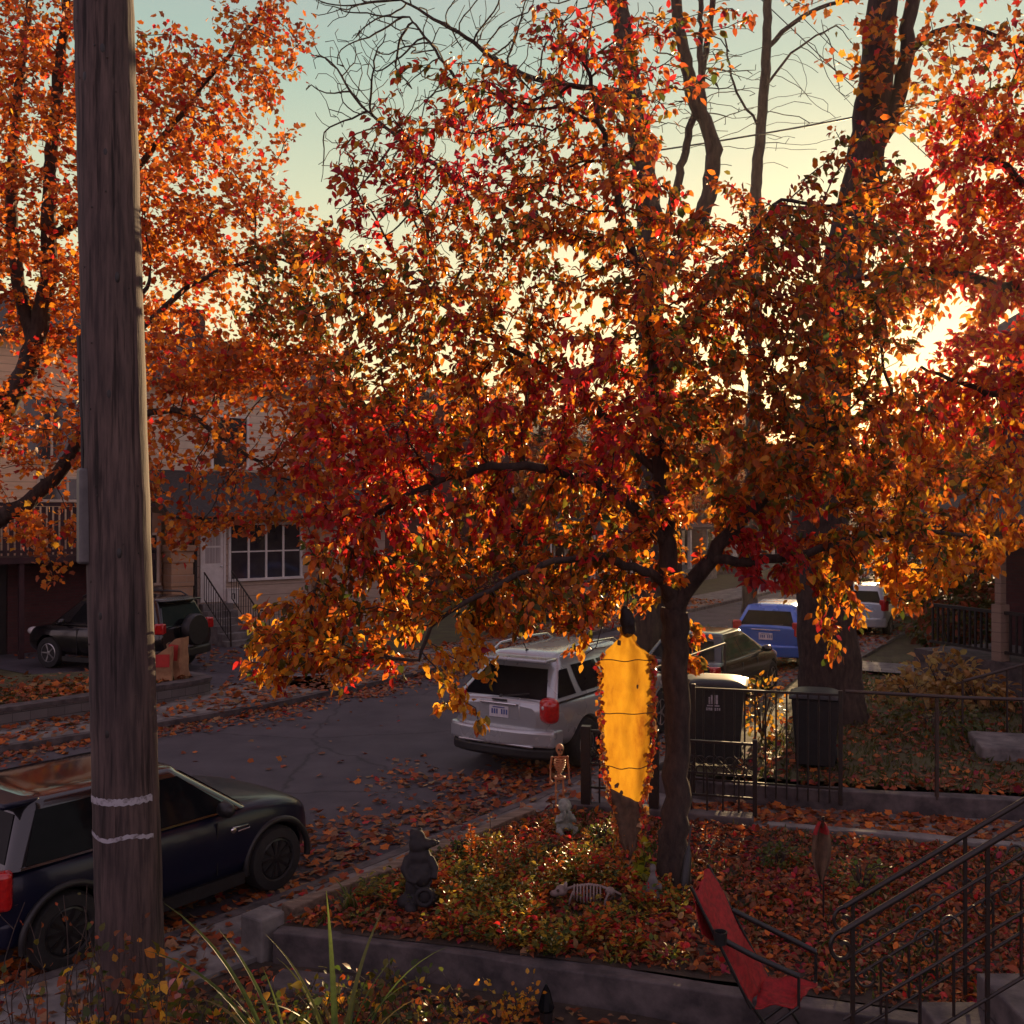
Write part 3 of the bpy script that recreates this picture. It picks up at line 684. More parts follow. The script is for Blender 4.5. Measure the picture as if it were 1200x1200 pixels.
for k, (lab, yy, wm, rm, hh) in enumerate(rows):
    c = Vector((-2.64, 22.1, .07))+Vector((.5, .866, 0))*((yy-22.1)/.866)+Vector((-.866, .5, 0))*7.0
    row_house(lab, c, ER, 8.6, 9, hh-1.2, hh+.9, wm, rm)
# ------------------------------------------------------------------ cars: x forward from the rear bumper, y to the left
def car(name, label, cat, loc, heading, S, group=None):
    rz = math.pi/2-heading
    t = thing(name, label, cat, loc, rz, group)
    body = S['paint']; st = S['st']; W2 = max(s[1] for s in st)
    mb = MB()
    for x, w, zb, zt in st:
        h = zt-zb
        half = [(0, zb), (.72*w, zb), (.94*w, zb+.12*h), (w, zb+.38*h), (.995*w, zb+.66*h), (.965*w, zb+.9*h), (.88*w, zt), (.45*w, zt+.02), (0, zt+.025)]
        ring = half+[(-y, z) for y, z in half[-2:0:-1]]
        mb.v += [(x, y, z) for y, z in ring]
    n = 16; k = len(st)
    for i in range(k-1):
        for j in range(n): mb.f.append((i*n+j, i*n+(j+1) % n, (i+1)*n+(j+1) % n, (i+1)*n+j))
    mb.f += [tuple(range(n)), tuple((k-1)*n+j for j in range(n))[::-1]]
    o = mb.build('body', body, t, smooth=35)
    d = o.modifiers.new('s', 'SUBSURF'); d.levels = 2; d.render_levels = 2
    cut = MB(); r = S['wr']
    for x in (S['xr'], S['xf']):
        for s in (-1, 1): cut.lathe([(r*1.17, -.24), (r*1.17, .24)], 32, Matrix.Translation((x, s*(W2-.1), r)) @ Matrix.Rotation(R(90), 4, 'X'))
    co = cut.build('cutter', body, t); d = o.modifiers.new('b', 'BOOLEAN'); d.object = co; d.operation = 'DIFFERENCE'; d.solver = 'EXACT'
    bake(o); bpy.data.objects.remove(co)
    o.data.polygons.foreach_set('use_smooth', [True]*len(o.data.polygons)); o.data.set_sharp_from_angle(angle=R(38))
    # cabin
    xr0, xf0, wb, xr1, xf1, wt, zb, zt, ht = S['cab']
    def ring(x0, x1, w, z, rc, m=5):
        pts = []
        for cx, cy, a0 in ((x1-rc, w-rc, 0), (x0+rc, w-rc, 90), (x0+rc, -w+rc, 180), (x1-rc, -w+rc, 270)):
            for q in range(m+1): a = R(a0+90*q/m); pts.append((cx+rc*math.cos(a), cy+rc*math.sin(a), z))
        return pts
    c = MB(); levels = [(0, 0), (.5, 0), (.9, 0), (1, 0)]
    rings = []
    for tt in (0, .25, .5, .75, .93, 1.0): rings.append(ring(xr0+(xr1-xr0)*tt, xf0+(xf1-xf0)*tt, wb+(wt-wb)*tt, zb+(zt-zb)*tt, .10+.06*tt))
    for q, dz in ((.05, .5), (.15, .78), (.4, .95), (.7, 1.0)):
        rings.append(ring(xr1+q*.5, xf1-q*.5, wt-q*.55, zt+(ht-zt)*dz, .16))
    n = len(rings[0]); c.v = [p for q in rings for p in q]
    for i in range(len(rings)-1):
        for j in range(n): c.f.append((i*n+j, i*n+(j+1) % n, (i+1)*n+(j+1) % n, (i+1)*n+j))
    c.f.append(tuple((len(rings)-1)*n+j for j in range(n)))
    c.build('roof', S.get('roof', body), t, smooth=32)
    L3 = lambda a, b, f: a+(b-a)*f
    def side(s, f, h, off=.006):
        return Vector((L3(L3(xr0, xr1, h), L3(xf0, xf1, h), f), s*(L3(wb, wt, h)+off), L3(zb, zt, h)))
    def endp(front, y, h, off=.006):     # y in -1..1
        x = L3(xf0, xf1, h)+off if front else L3(xr0, xr1, h)-off
        return Vector((x, y*L3(wb, wt, h), L3(zb, zt, h)))
    def patch(name, fn, quad, mt, nn=4):
        m = MB(); a, b, c_, d_ = quad
        def F(u, v):
            p = [L3(L3(a[q], b[q], u), L3(d_[q], c_[q], u), v) for q in (0, 1)]; return fn(*p)
        m.sheet(F, nn, nn); return m.build(name, mt, t, smooth=60)
    for s in (-1, 1):
        for qd in S['win']: patch('side_window', lambda f, h: side(s, f, h), qd, S.get('glass', 'car_glass'))
        tr = MB(); tr.bar(side(s, .03, .035, .012), side(s, .94, .035, .012), .018, .02); tr.build('window_trim', S.get('trim', 'dark_trim'), t)
        mi = MB(); q = side(s, .86, .1, .03); mi.ball(q+Vector((0, s*.12, .03)), (.07, .11, .075), 10, 7); mi.bar(q, q+Vector((0, s*.1, .01)), .04); mi.build('mirror', S.get('mirror', body), t, smooth=60)
        hd = MB()
        for hx in S.get('handles', [.45]):
            q = side(s, hx, 0, .012); hd.bar((q.x-.09, q.y+s*.012, q.z-.12), (q.x+.09, q.y+s*.012, q.z-.12), .028, .024)
        hd.build('door_handle', S.get('handle', body), t, bevel=.008)
        sm = MB()
        for dx in S['doors']:
            sm.box(dx-.005, dx+.005, s*W2*.985-.004, s*W2*.985+.012, .36, zb-.06)
        sm.box(S['xr']+r*1.3, S['xf']-r*1.3, s*(W2-.03)-.02, s*(W2-.03)+.03, .2, .31)
        sm.build('sill', 'black_plastic', t)
    patch('rear_window', lambda y, h: endp(False, y, h), [(-.86, .10), (.86, .10), (.80, .86), (-.80, .86)], 'car_glass')
    patch('windscreen', lambda y, h: endp(True, y, h), [(-.9, .06), (.9, .06), (.84, .95), (-.84, .95)], 'car_glass')
    # wheels
    first = None
    for x in (S['xr'], S['xf']):
        for s in (-1, 1):
            if first is None:
                wm = MB(); ww = .105
                wm.lathe([(r*.60, -ww*.8), (r*.66, -ww), (r*.93, -ww*.95), (r, -ww*.6), (r, ww*.6), (r*.93, ww*.95), (r*.66, ww), (r*.60, ww*.8)], 36, Matrix.Rotation(R(90), 4, 'X'))
                first = wm.build('wheel', 'tyre', t, smooth=40)
                rm = MB(); rm.lathe([(r*.62, -.07), (r*.64, -.085), (r*.56, -.095), (r*.54, -.03)], 36, Matrix.Rotation(R(90), 4, 'X'), close=False)
                rm.lathe([(r*.57, -.02), (.001, -.02)], 24, Matrix.Rotation(R(90), 4, 'X'), close=False)
                for q in range(S.get('spokes', 5)):
                    a = 2*math.pi*q/S.get('spokes', 5); rm.bar((0, .055, 0), (r*.58*math.cos(a), .075, r*.58*math.sin(a)), .05, .03)
                rm.lathe([(.001, -.09), (.045, -.085), (.06, -.05)], 16, Matrix.Rotation(R(90), 4, 'X'), close=False)
                ro = rm.build('rim', S.get('rim', 'alloy'), first, smooth=40); wh = first
            else: wh = copy_tree(first, t)
            wh.location = (x, s*(W2-.125), r); wh.rotation_euler = (0, 0, 0 if s > 0 else math.pi)
    # lights, plates, bumpers
    def bx(name, x0, x1, y0, y1, z0, z1, mt, bev=.015, rot=0, parent=None):
        m = MB(); cx, cy, cz = (x0+x1)/2, (y0+y1)/2, (z0+z1)/2
        m.box(x0, x1, y0, y1, z0, z1, Matrix.Translation((cx, cy, 0)) @ Matrix.Rotation(rot, 4, 'Z') @ Matrix.Translation((-cx, -cy, 0)))
        return m.build(name, mt, parent or t, bevel=bev, smooth=40)
    for a in S.get('boxes', []):
        if 'bumper' in a[0] and 'strip' not in a[0]:        # bumpers bow outward in plan
            w_ = a[4]; ys = np.linspace(-1, 1, 25); poly = [(a[1]+.16*abs(y)**3.2-.02, y*w_) for y in ys][::-1]+[(a[2], -w_), (a[2], w_)]
            m = MB(); m.prism(poly, a[5], a[6]); m.build(a[0], a[7], t, bevel=.045, smooth=50)
        else: bx(*a)
    pz = S.get('plate', .8); p = bx('number_plate', -.035, -.015, -.16, .16, pz-.08, pz+.08, 'plate', .004)
    q = MB(); 
    for i in range(7):
        if i == 3: continue
        q.box(-.039, -.0345, .12-.04*i-.024, .12-.04*i, pz-.035, pz+.035)
    q.box(-.039, -.0345, -.1, .1, pz+.05, pz+.066); q.build('plate_characters', 'plate_blue', p)
    wp = MB(); a = endp(False, .05, .10, .02); b = endp(False, -.5, .22, .02); wp.tube([a, b], .012, 6); wp.ball(a, .03, 8, 6); wp.build('wiper', 'black_plastic', t)
    L = st[-1][0]
    for s in (-1, 1):
        hl = MB(); hl.ball((S['hl'][0], s*S['hl'][1], S['hl'][2]), (.16, .13, .10), 14, 9); hl.build('headlight', 'clear_lamp', t, smooth=70)
    return t, side, endp, bx
# silver SUV
S = dict(paint='silver', st=[(-.015, .60, .62, .97), (.02, .74, .55, 1.03), (.09, .82, .47, 1.06), (.28, .89, .38, 1.08), (.9, .92, .28, 1.07), (3.3, .92, .26, 1.05), (3.7, .91, .26, 1.03), (4.1, .87, .28, .97), (4.35, .78, .32, .86), (4.5, .6, .42, .70)],
         wr=.36, xr=.95, xf=3.62, cab=(.06, 3.6, .84, .56, 2.70, .60, 1.03, 1.52, 1.675), doors=[1.55, 2.6],
         win=[[(.03, .14), (.19, .14), (.13, .84), (.03, .84)], [(.24, .14), (.48, .14), (.50, .9), (.18, .9)], [(.51, .14), (.80, .14), (.86, .9), (.53, .9)]], handles=[.36, .6], hl=(4.32, .66, .80), plate=.885)
S['boxes'] = [('tail_light', -.045, .20, -.90, -.62, .77, 1.13, 'red_lamp', .10, R(-28)), ('tail_light', -.045, .20, .62, .90, .77, 1.13, 'red_lamp', .10, R(28)),
              ('bumper', -.13, .3, -.87, .87, .44, .68, 'silver', .07), ('lower_bumper', -.10, .3, -.84, .84, .27, .437, 'black_plastic', .05), ('bumper_strip', -.145, -.10, -.62, .62, .445, .475, 'chrome', .008),
              ('plate_trim', -.06, -.015, -.30, .30, .985, 1.02, 'chrome', .012), ('plate_recess', -.02, .02, -.34, .34, .78, 1.03, 'silver', .03), ('spoiler', .22, .55, -.62, .62, 1.56, 1.615, 'silver', .02),
              ('number_light', -.03, -.0, -.12, .12, 1.035, 1.06, 'black_plastic', .005)]
suv, sd_, en_, bx_ = car('silver_suv', 'silver SUV parked beyond the garden wall with its rear to us', 'SUV', (-.17, 14.5, 0), R(32), S)
for s in (-1, 1):
    m = MB(); m.tube([(.75, s*.60, 1.62), (.95, s*.60, 1.71), (1.7, s*.60, 1.73), (2.35, s*.60, 1.71), (2.55, s*.60, 1.62)], .02, 8); m.build('roof_rail', 'chrome', suv, smooth=60)
m = MB(); m.tube([(.75, 0, 1.64), (.62, 0, 1.80)], [.012, .004], 6); m.ball((.75, 0, 1.655), (.05, .025, .025), 8, 6); m.build('aerial', 'black_plastic', suv)
for s in (-1, 1): m = MB(); m.ball((-.005, s*.735, 1.0), (.055, .045, .045), 12, 8); m.build('reversing_light', 'clear_lamp', suv, smooth=70)
# small dark hatchback in front
S = dict(paint='mini_blue', roof='mini_roof', st=[(0, .66, .42, .80), (.04, .75, .32, .88), (.3, .82, .22, .93), (.85, .84, .18, .94), (2.1, .84, .18, .93), (2.42, .84, .18, .935), (2.8, .82, .19, .90), (3.1, .76, .2, .83), (3.26, .64, .26, .72), (3.34, .5, .34, .6)],
         wr=.315, xr=.56, xf=2.72, cab=(.10, 2.40, .78, .30, 1.78, .62, .90, 1.34, 1.405), doors=[.9, 2.0], trim='chrome', mirror='black_plastic', handle='chrome', handles=[.38], rim='dark_alloy', spokes=10,
         win=[[(.05, .06), (.46, .06), (.44, .93), (.06, .93)], [(.48, .06), (.93, .06), (.92, .93), (.47, .93)]], hl=(3.00, .57, .69), plate=.55)
S['boxes'] = [('tail_light', .0, .14, -.80, -.66, .62, .92, 'red_lamp', .04, R(-35)), ('tail_light', .0, .14, .66, .80, .62, .92, 'red_lamp', .04, R(35)),
              ('bumper', -.06, .3, -.76, .76, .30, .52, 'mini_blue', .06), ('spoiler', .14, .45, -.58, .58, 1.34, 1.39, 'mini_blue', .02), ('boot_handle', -.05, -.0, -.25, .25, .66, .70, 'chrome', .012)]
mh = R(36.5)
fw = Vector((-2.30, 10.0, 0)); hd = Vector((math.sin(mh), math.cos(mh), 0)); rgt = Vector((hd.y, -hd.x, 0))
mini, sd_, en_, bx_ = car('small_hatchback', 'dark blue small hatchback parked at the near kerb behind the pole', 'car', fw-hd*2.72-rgt*.80, mh, S)
for s in (-1, 1):
    for x in (.56, 2.72): m = MB(); m.torus((x, s*.815, .315), .385, .032, 'y', 28, 8, R(-8), R(188)); m.build('wheel_arch', 'black_plastic', mini, smooth=60)
for s in (-1, 1):
    a = Vector((.03, s*.80, .77)); m = MB()
    q = Matrix.Translation((.075, s*.745, .77)) @ Matrix.Rotation(R(35*s), 4, 'Z')
    pts = [q @ Vector((-.076, y, z)) for y, z in ((-.075, -.12), (-.05, -.155), (.05, -.155), (.075, -.12), (.075, .12), (.05, .155), (-.05, .155), (-.075, .12), (-.075, -.12))]
    m.tube(pts, .011, 6); m.torus(q @ Vector((-.078, 0, -.02)), .045, .007, 'x', 16, 5); m.build('light_surround', 'chrome', mini, smooth=60)
    m = MB(); m.ball((2.18, s*.838, .735), (.035, .012, .03), 10, 6); m.tube([(2.16, s*.842, .76), (2.34, s*.838, .75), (2.36, s*.838, .72), (2.22, s*.842, .715)], .008, 6); m.build('side_vent', 'chrome', mini, smooth=60)
# black SUV with a spare wheel on the far drive
S = dict(paint='black_car', st=[(0, .80, .55, 1.02), (.05, .86, .42, 1.06), (.3, .89, .34, 1.08), (1.2, .9, .28, 1.07), (3.0, .9, .28, 1.05), (3.3, .9, .28, 1.03), (3.8, .85, .3, .97), (4.05, .74, .36, .86), (4.15, .6, .45, .72)],
         wr=.36, xr=.80, xf=3.30, cab=(.05, 3.3, .82, .30, 2.55, .66, 1.02, 1.6, 1.70), doors=[1.45, 2.4], handles=[.36, .6],
         win=[[(.04, .14), (.22, .14), (.18, .86), (.05, .86)], [(.26, .12), (.50, .12), (.51, .9), (.22, .9)], [(.53, .12), (.84, .12), (.88, .9), (.54, .9)]], hl=(3.98, .64, .82), plate=.62)
S['boxes'] = [('tail_light', -.03, .18, -.89, -.70, .92, 1.16, 'red_lamp', .03, R(-20)), ('tail_light', -.03, .18, .70, .89, .92, 1.16, 'red_lamp', .03, R(20)), ('bumper', -.10, .3, -.86, .86, .36, .56, 'black_plastic', .06), ('spoiler', .10, .45, -.6, .6, 1.60, 1.645, 'black_car', .02)]
rav, sd_, en_, bx_ = car('black_suv', 'black SUV with a spare wheel on its tailgate, on the far drive', 'SUV', (-7.35, 23.2, .085), math.atan2(-.92, .385), S)
m = MB(); m.lathe([(.12, -.10), (.33, -.10), (.36, -.06), (.36, .1), (.1, .1)], 30, Matrix.Translation((-.12, -.12, .95)) @ Matrix.Rotation(R(90), 4, 'Y')); m.build('spare_wheel', 'black_plastic', rav, smooth=40)
for s in (-1, 1):
    m = MB(); m.tube([(.5, s*.60, 1.66), (.7, s*.60, 1.755), (2.3, s*.60, 1.755), (2.5, s*.60, 1.66)], .02, 8); m.build('roof_rail', 'black_plastic', rav, smooth=60)
# the row beyond the silver SUV
S = dict(paint='black_car', st=[(0, .72, .5, .88), (.05, .80, .36, .94), (.3, .85, .26, .97), (1.0, .86, .22, .95), (2.6, .86, .2, .92), (2.9, .86, .2, .92), (3.5, .82, .22, .86), (3.8, .72, .28, .76), (3.95, .55, .36, .62)],
         wr=.32, xr=.75, xf=3.15, cab=(.25, 2.95, .78, .75, 2.05, .60, .90, 1.34, 1.42), doors=[1.3, 2.15], trim='chrome', handles=[.3, .56],
         win=[[(.10, .1), (.44, .1), (.46, .9), (.12, .9)], [(.47, .1), (.90, .1), (.90, .9), (.49, .9)]], glass='car_glass_green', hl=(3.72, .60, .70), plate=.7)
S['boxes'] = [('tail_light', -.02, .16, -.83, -.64, .72, .90, 'red_lamp', .03, R(-25)), ('tail_light', -.02, .16, .64, .83, .72, .90, 'red_lamp', .03, R(25)), ('bumper', -.08, .3, -.8, .8, .3, .52, 'black_car', .06)]
car('black_hatchback', 'black hatchback parked between the silver SUV and the blue car', 'car', (3.0, 18.85, 0), R(32), S)
S = dict(paint='blue_car', st=[(0, .72, .5, .98), (.05, .79, .38, 1.03), (.3, .83, .3, 1.04), (1.0, .84, .25, 1.0), (2.5, .84, .22, .96), (2.9, .84, .22, .95), (3.4, .80, .24, .88), (3.7, .7, .3, .78), (3.85, .55, .38, .64)],
         wr=.31, xr=.70, xf=3.15, cab=(.06, 3.1, .77, .38, 2.1, .60, .97, 1.42, 1.52), doors=[1.25, 2.1], handles=[.33, .58],
         win=[[(.08, .1), (.42, .1), (.44, .9), (.1, .9)], [(.45, .1), (.88, .1), (.88, .9), (.47, .9)]], hl=(3.6, .60, .75), plate=.79)
S['boxes'] = [('tail_light', -.02, .2, -.82, -.62, .80, 1.14, 'red_lamp', .04, R(-25)), ('tail_light', -.02, .2, .62, .82, .80, 1.14, 'red_lamp', .04, R(25)), ('bumper', -.09, .3, -.79, .79, .32, .60, 'blue_car', .07), ('boot_trim', -.03, .0, -.34, .34, .93, .955, 'chrome', .008)]
car('blue_hatchback', 'bright blue hatchback parked past the black one beside the big trunk', 'car', (5.95, 24.0, 0), R(28), S)
S2 = dict(S); S2['paint'] = 'pale_car'; S2['boxes'] = [b[:7]+(('pale_car',) if b[7] == 'blue_car' else (b[7],))+b[8:] for b in S['boxes']]
car('pale_car', 'pale blue-grey car half hidden by leaves right of the big trunk', 'car', (10.2, 30.2, 0), R(30), S2)

# ------------------------------------------------------------------ utility pole
t = thing('utility_pole', 'weathered wooden utility pole with two chalky bands in the foreground', 'pole', (-2.82, 7.6, 0))
rowz = [0, .2, .6, 1.2, 1.3, 2, 3, 4, 5, 6, 7, 8.5, 10]
m = MB(); cen = lambda z: Vector((-.028*z, 0, 0)); rad = lambda z: .242-.0042*z
pts = []
z = -.05
while z < 10: pts.append(z); z += .12
m.tube([cen(z)+Vector((random.uniform(-.002, .002), 0, z)) for z in pts], [rad(z)+random.uniform(-.0025, .0025) for z in pts], 48); m.build('shaft', 'pole_wood', t, smooth=70)
for z, w_, j in ((1.61, .026, 0), (1.345, .016, .02)):
    m = MB(); n = 40; k0 = []
    for q in range(n+1):
        a = R(190+150*q/n); zz = z+j*.7*math.sin(q*.28)+.003*math.sin(q*1.7); c = cen(z)
        for dz in (-w_*(.7+.5*abs(math.sin(q*.9))), w_*(.7+.4*abs(math.cos(q*1.3)))): m.v.append((c.x+(rad(z)+.0045)*math.cos(a), (rad(z)+.0045)*math.sin(a), zz+dz))
    m.f = [(2*q, 2*q+2, 2*q+3, 2*q+1) for q in range(n)]; m.build('chalk_band', 'chalk', t, smooth=60)
m = MB(); m.box(-.09, .09, -.06, .06, 3.32, 4.02); bxo = m.build('cable_guard', 'grey_metal', t, bevel=.02); bxo.location = (-.265, -.10, 0); bxo.rotation_euler.z = R(35)
m = MB(); m.box(-.02, .04, -.02, .02, 3.28, 3.34); m.box(-.02, .04, -.02, .02, 4.0, 4.06); o = m.build('bracket', 'old_iron', bxo, bevel=.004)
m = MB(); m.tube([(-.345, -.05, 4.02), (-.35, -.05, 4.5), (-.37, -.06, 5.0)], .014, 8); m.tube([(-.345, -.05, 4.4), (-.37, -.05, 5.0)], .022, 8); m.build('cable', 'dark_trim', t)
m = MB()
for k in range(26):
    z = random.uniform(1.8, 7.4); a = R(random.uniform(195, 335)); c = cen(z); rr = rad(z)+.004
    m.ball((c.x+rr*math.cos(a), rr*math.sin(a), z), (.006, .006, .008), 6, 5)
m.build('staples', 'old_iron', t)
for k, (a, z) in enumerate(((255, 2.95), (280, 4.55), (300, 5.4), (285, 6.3), (250, 6.85), (290, 3.4), (262, 2.1), (285, 7.05))):
    c = cen(z); a = R(a); m = MB(); m.ball((c.x+(rad(z)-.013)*math.cos(a), (rad(z)-.013)*math.sin(a), z), (.026, .017, .05), 12, 8); m.build('knot', 'dark_trim', t, smooth=60)

# ------------------------------------------------------------------ iron panels, fences, bins
def panel(name, label, a, b, z0, z1, rings=0, group=None, bars=None, post=.05, toprail=.04, lowrail=.18, cat='fence', mt='iron'):
    a, b = Vector((*a, 0)), Vector((*b, 0)); L = (b-a).length; ang = math.atan2(b.y-a.y, b.x-a.x)
    t = thing(name, label, cat, (a.x, a.y, z0), ang, group); h = z1-z0
    for x in (0, L): m = MB(); m.box(x-post/2, x+post/2, -post/2, post/2, 0, h+.02); m.build('post', mt, t, bevel=.006)
    m = MB(); m.box(post/2, L-post/2, -toprail/2, toprail/2, h-.05, h-.02); m.build('top_rail', mt, t, bevel=.005)
    m = MB(); m.box(post/2, L-post/2, -.012, .012, lowrail, lowrail+.025)
    if rings: m.box(post/2, L-post/2, -.012, .012, h*.52, h*.52+.02)
    m.build('low_rail', mt, t)
    n = bars or int(L/.16)
    for k in range(1, n):
        x = L*k/n; m = MB(); m.tube([(x, 0, 0.02), (x, 0, h*.52 if rings else h-.03)], .011, 8); m.build('bar', mt, t, smooth=60)
    if rings:
        m = MB()
        for k in range(rings):
            cx = L*(k+.5)/rings; cz = h*.64
            for dx, dz in ((-.055, .055), (.055, .055), (-.055, -.055), (.055, -.055)): m.torus((cx+dx, 0, cz+dz), .045, .009, 'y', 18, 6)
            m.bar((cx-.12, 0, cz+.12), (cx+.12, 0, cz-.12), .01)
        m.build('ring_pattern', mt, t, smooth=60)
    return t
panel('iron_fence', 'short ornamental iron panel with rings between skeleton and pear trunk', (.86, 11.88), (1.62, 11.68), .32, 1.20, 3, bars=5, post=.11)
panel('iron_fence', 'ornamental iron panel with rings right of the pear trunk', (1.86, 11.62), (2.70, 11.38), .32, 1.15, 4, bars=5)
panel('iron_gate', 'tall plain iron gate panel standing across the side path before the bins', (2.25, 12.70), (3.92, 12.22), .20, 1.55, 0, bars=14, cat='gate')
t = thing('rail_fence', "long two-pipe rail fence on the kerb of the neighbour's lawn", 'fence', (4.0, 12.28, .3))
m = MB(); m.tube([(0, 0, 1.25), (1.3, -.26, 1.22), (5.5, -1.0, 1.22)], .022, 8); m.build('top_rail', 'old_iron', t)
for x, y in ((1.02, -.18), (3.4, -.62), (5.4, -.98)): m = MB(); m.tube([(x, y, 0), (x, y, 1.23)], .026, 8); m.build('post', 'old_iron', t)
t = thing('rail_fence', 'thin metal rail running from the gate back toward the parked cars', 'fence', (2.2, 12.75, .3))
m = MB(); m.tube([(0, 0, 1.30), (-.35, 1.0, 1.28), (1.2, 3.6, 1.3)], .018, 8); m.build('top_rail', 'old_iron', t)
for x, y in ((0, .0), (-.35, 1.0), (1.2, 3.6)): m = MB(); m.tube([(x, y, -.28), (x, y, 1.3)], .018, 8); m.build('post', 'old_iron', t)
def bin_(label, loc, rz, w_, d_, h, logo=True):
    t = thing('wheelie_bin', label, 'bin', loc, rz, None)
    m = MB(); rows_ = []
    for q in range(9):
        f = q/8; z = .06+(h-.06)*f; a, b = w_*(.40+.10*f), d_*(.38+.12*f)
        if q == 7: a *= 1.0
        rows_.append([(-a, -b, z), (a, -b, z), (a, b, z), (-a, b, z)])
    m.v = [p for r_ in rows_ for p in r_]; m.f = [(i*4+q, i*4+(q+1) % 4, (i+1)*4+(q+1) % 4, (i+1)*4+q) for i in range(8) for q in range(4)]+[(3, 2, 1, 0), (32, 33, 34, 35)]
    m.build('body', 'bin_plastic', t, bevel=.02)
    m = MB(); m.sheet(lambda u, v: ((u-.5)*w_*1.08, (v-.5)*d_*1.14, h+.008+.07*(1-(2*u-1)**4)*(1-(2*v-1)**4)**.5), 14, 10); m.build('lid', 'bin_plastic', t, smooth=60, solid=-.02)
    m = MB(); m.tube([(-w_*.42, d_*.58, h-.02), (w_*.42, d_*.58, h-.02)], .018, 8); m.build('handle', 'bin_plastic', t)
    for s in (-1, 1): m = MB(); m.lathe([(.03, -.03), (.11, -.03), (.11, .03), (.03, .03)], 18, Matrix.Translation((s*w_*.40, d_*.42, .11)) @ Matrix.Rotation(R(90), 4, 'Y')); m.build('wheel', 'tyre', t)
    if logo:
        m = MB(); y = -d_*.472; zc = h*.80       # pale emblem: small peaked tower over a line of lettering
        for (a, b, c, e) in ((-.06, -.04, 0, .09), (-.03, -.008, 0, .16), (.002, .025, 0, .20), (.033, .06, 0, .12), (-.08, .08, -.03, -.015)):
            m.box(a, b, y-.012, y-.004, zc+c, zc+e)
        for k in range(7): m.box(-.09+.027*k, -.072+.027*k, y-.010, y-.002, zc-.085, zc-.05)
        m.build('emblem', 'chalk', t)
    return t
bin_('black wheeled bin with a pale emblem, sunlit lid, behind the iron panel', (2.72, 13.75, .32), R(-14), .80, .72, 1.08)
bin_('dark wheeled bin standing behind the tall gate near the big trunk', (4.02, 13.55, .33), R(-18), .60, .62, .93, False)
# overhead cables
def wire(label, a, b, sag, r=.014, brk=None):
    a, b = Vector(a), Vector(b); m = MB(); m.tube([a.lerp(b, k/24)-Vector((0, 0, 4*sag*(k/24)*(1-k/24))) for k in range(25)], r, 5)
    tag(m.build('overhead_cable', 'dark_trim'), label, 'cable')
wire('overhead cable crossing the sky from the middle trunk to upper right', P(745, 180, 26), P(1330, 68, 19), .12, .022)
wire('upper of two thin slanting wires behind the big trunk', P(860, -60, 30), P(1180, 250, 34), .1, .013)
wire('lower of two thin slanting wires behind the big trunk', P(800, -90, 30), P(1250, 330, 34), .15, .017)
# neighbour's porch at the right edge
H = House('house', "neighbour's dark house with a railed porch at the right edge", 'house', (8.4, 20.8, .4), R(-68))
w_ = MB(); w_.box(0, 8, 2.0, 9, -.3, 7.0); H.part('wall', w_, 'red_brick'); H.gable(0, 8, 2.0, 9, 7.0, 8.8, 'shingle')
f = MB(); f.box(0, 8, -.3, 1.99, -.3, .55); H.part('porch_floor', f, 'old_concrete')
pr = MB(); pr.add([(-.3, -.6, 3.0), (8.3, -.6, 3.0), (8.3, 1.99, 3.7), (-.3, 1.99, 3.7), (-.3, -.6, 3.16), (8.3, -.6, 3.16), (8.3, 1.99, 3.86), (-.3, 1.99, 3.86)], [(3, 2, 1, 0), (4, 5, 6, 7), (0, 1, 5, 4), (1, 2, 6, 5), (2, 3, 7, 6), (3, 0, 4, 7)]); H.part('porch_roof', pr, 'shingle')
for x in (2.0, 4.9, 7.8): m = MB(); m.box(x-.11, x+.11, -.26, -.04, .552, 1.6); m.box(x-.07, x+.07, -.22, -.08, 1.602, 3.02); H.part('porch_column', m, 'dull_siding', bevel=.01)
m = MB(); m.bar((.27, -.15, 1.45), (3.78, -.15, 1.45), .06); m.bar((.27, -.15, .72), (3.78, -.15, .72), .05)
for k in range(26):
    x = .35+3.35*k/25
    if abs(x-2) > .15: m.box(x-.018, x+.018, -.168, -.132, .73, 1.43)
H.part('porch_railing', m, 'dark_trim'); H.window(1.0, 3.0, 1.3, 2.7, 2.0, 2, 1); H.door(4.6, 5.5, .56, 2.6, 2.0)
m = MB()
for k in range(3): m.box(3.95, 5.6, -.3-.3*(k+1), -.302-.3*k, -.3, .36-.19*k)
H.part('porch_steps', m, 'old_concrete', bevel=.01)
t = thing('stair_railing', "dark iron handrail beside the neighbour's front steps", 'railing', (7.35, 15.2, .4))
m = MB(); m.tube([(-.75, -.2, .82), (.3, .1, 1.02), (.8, .25, 1.5), (1.4, .5, 1.62)], .022, 8); m.tube([(.3, .1, .2), (1.4, .5, .75)], .014, 6); m.build('top_rail', 'old_iron', t, smooth=60)
for x, y, z in ((-.75, -.2, .82), (.0, 0, .95), (.28, .09, 1.02), (.55, .17, 1.25), (.8, .25, 1.5), (1.1, .37, 1.55)): m = MB(); m.tube([(x, y, 0), (x, y, z)], .016, 6); m.build('bar', 'old_iron', t)
m = MB(); m.box(-1.1, 1.0, -.55, .55, -.1, .17); m.box(-.2, 1.0, -.5, .5, .172, .34); o = m.build('step_stone', 'stone', bevel=.03); o.location = (7.6, 14.2, .33); o.rotation_euler.z = R(-15); tag(o, "pale stone step at the right end of the neighbour's lawn", 'step')

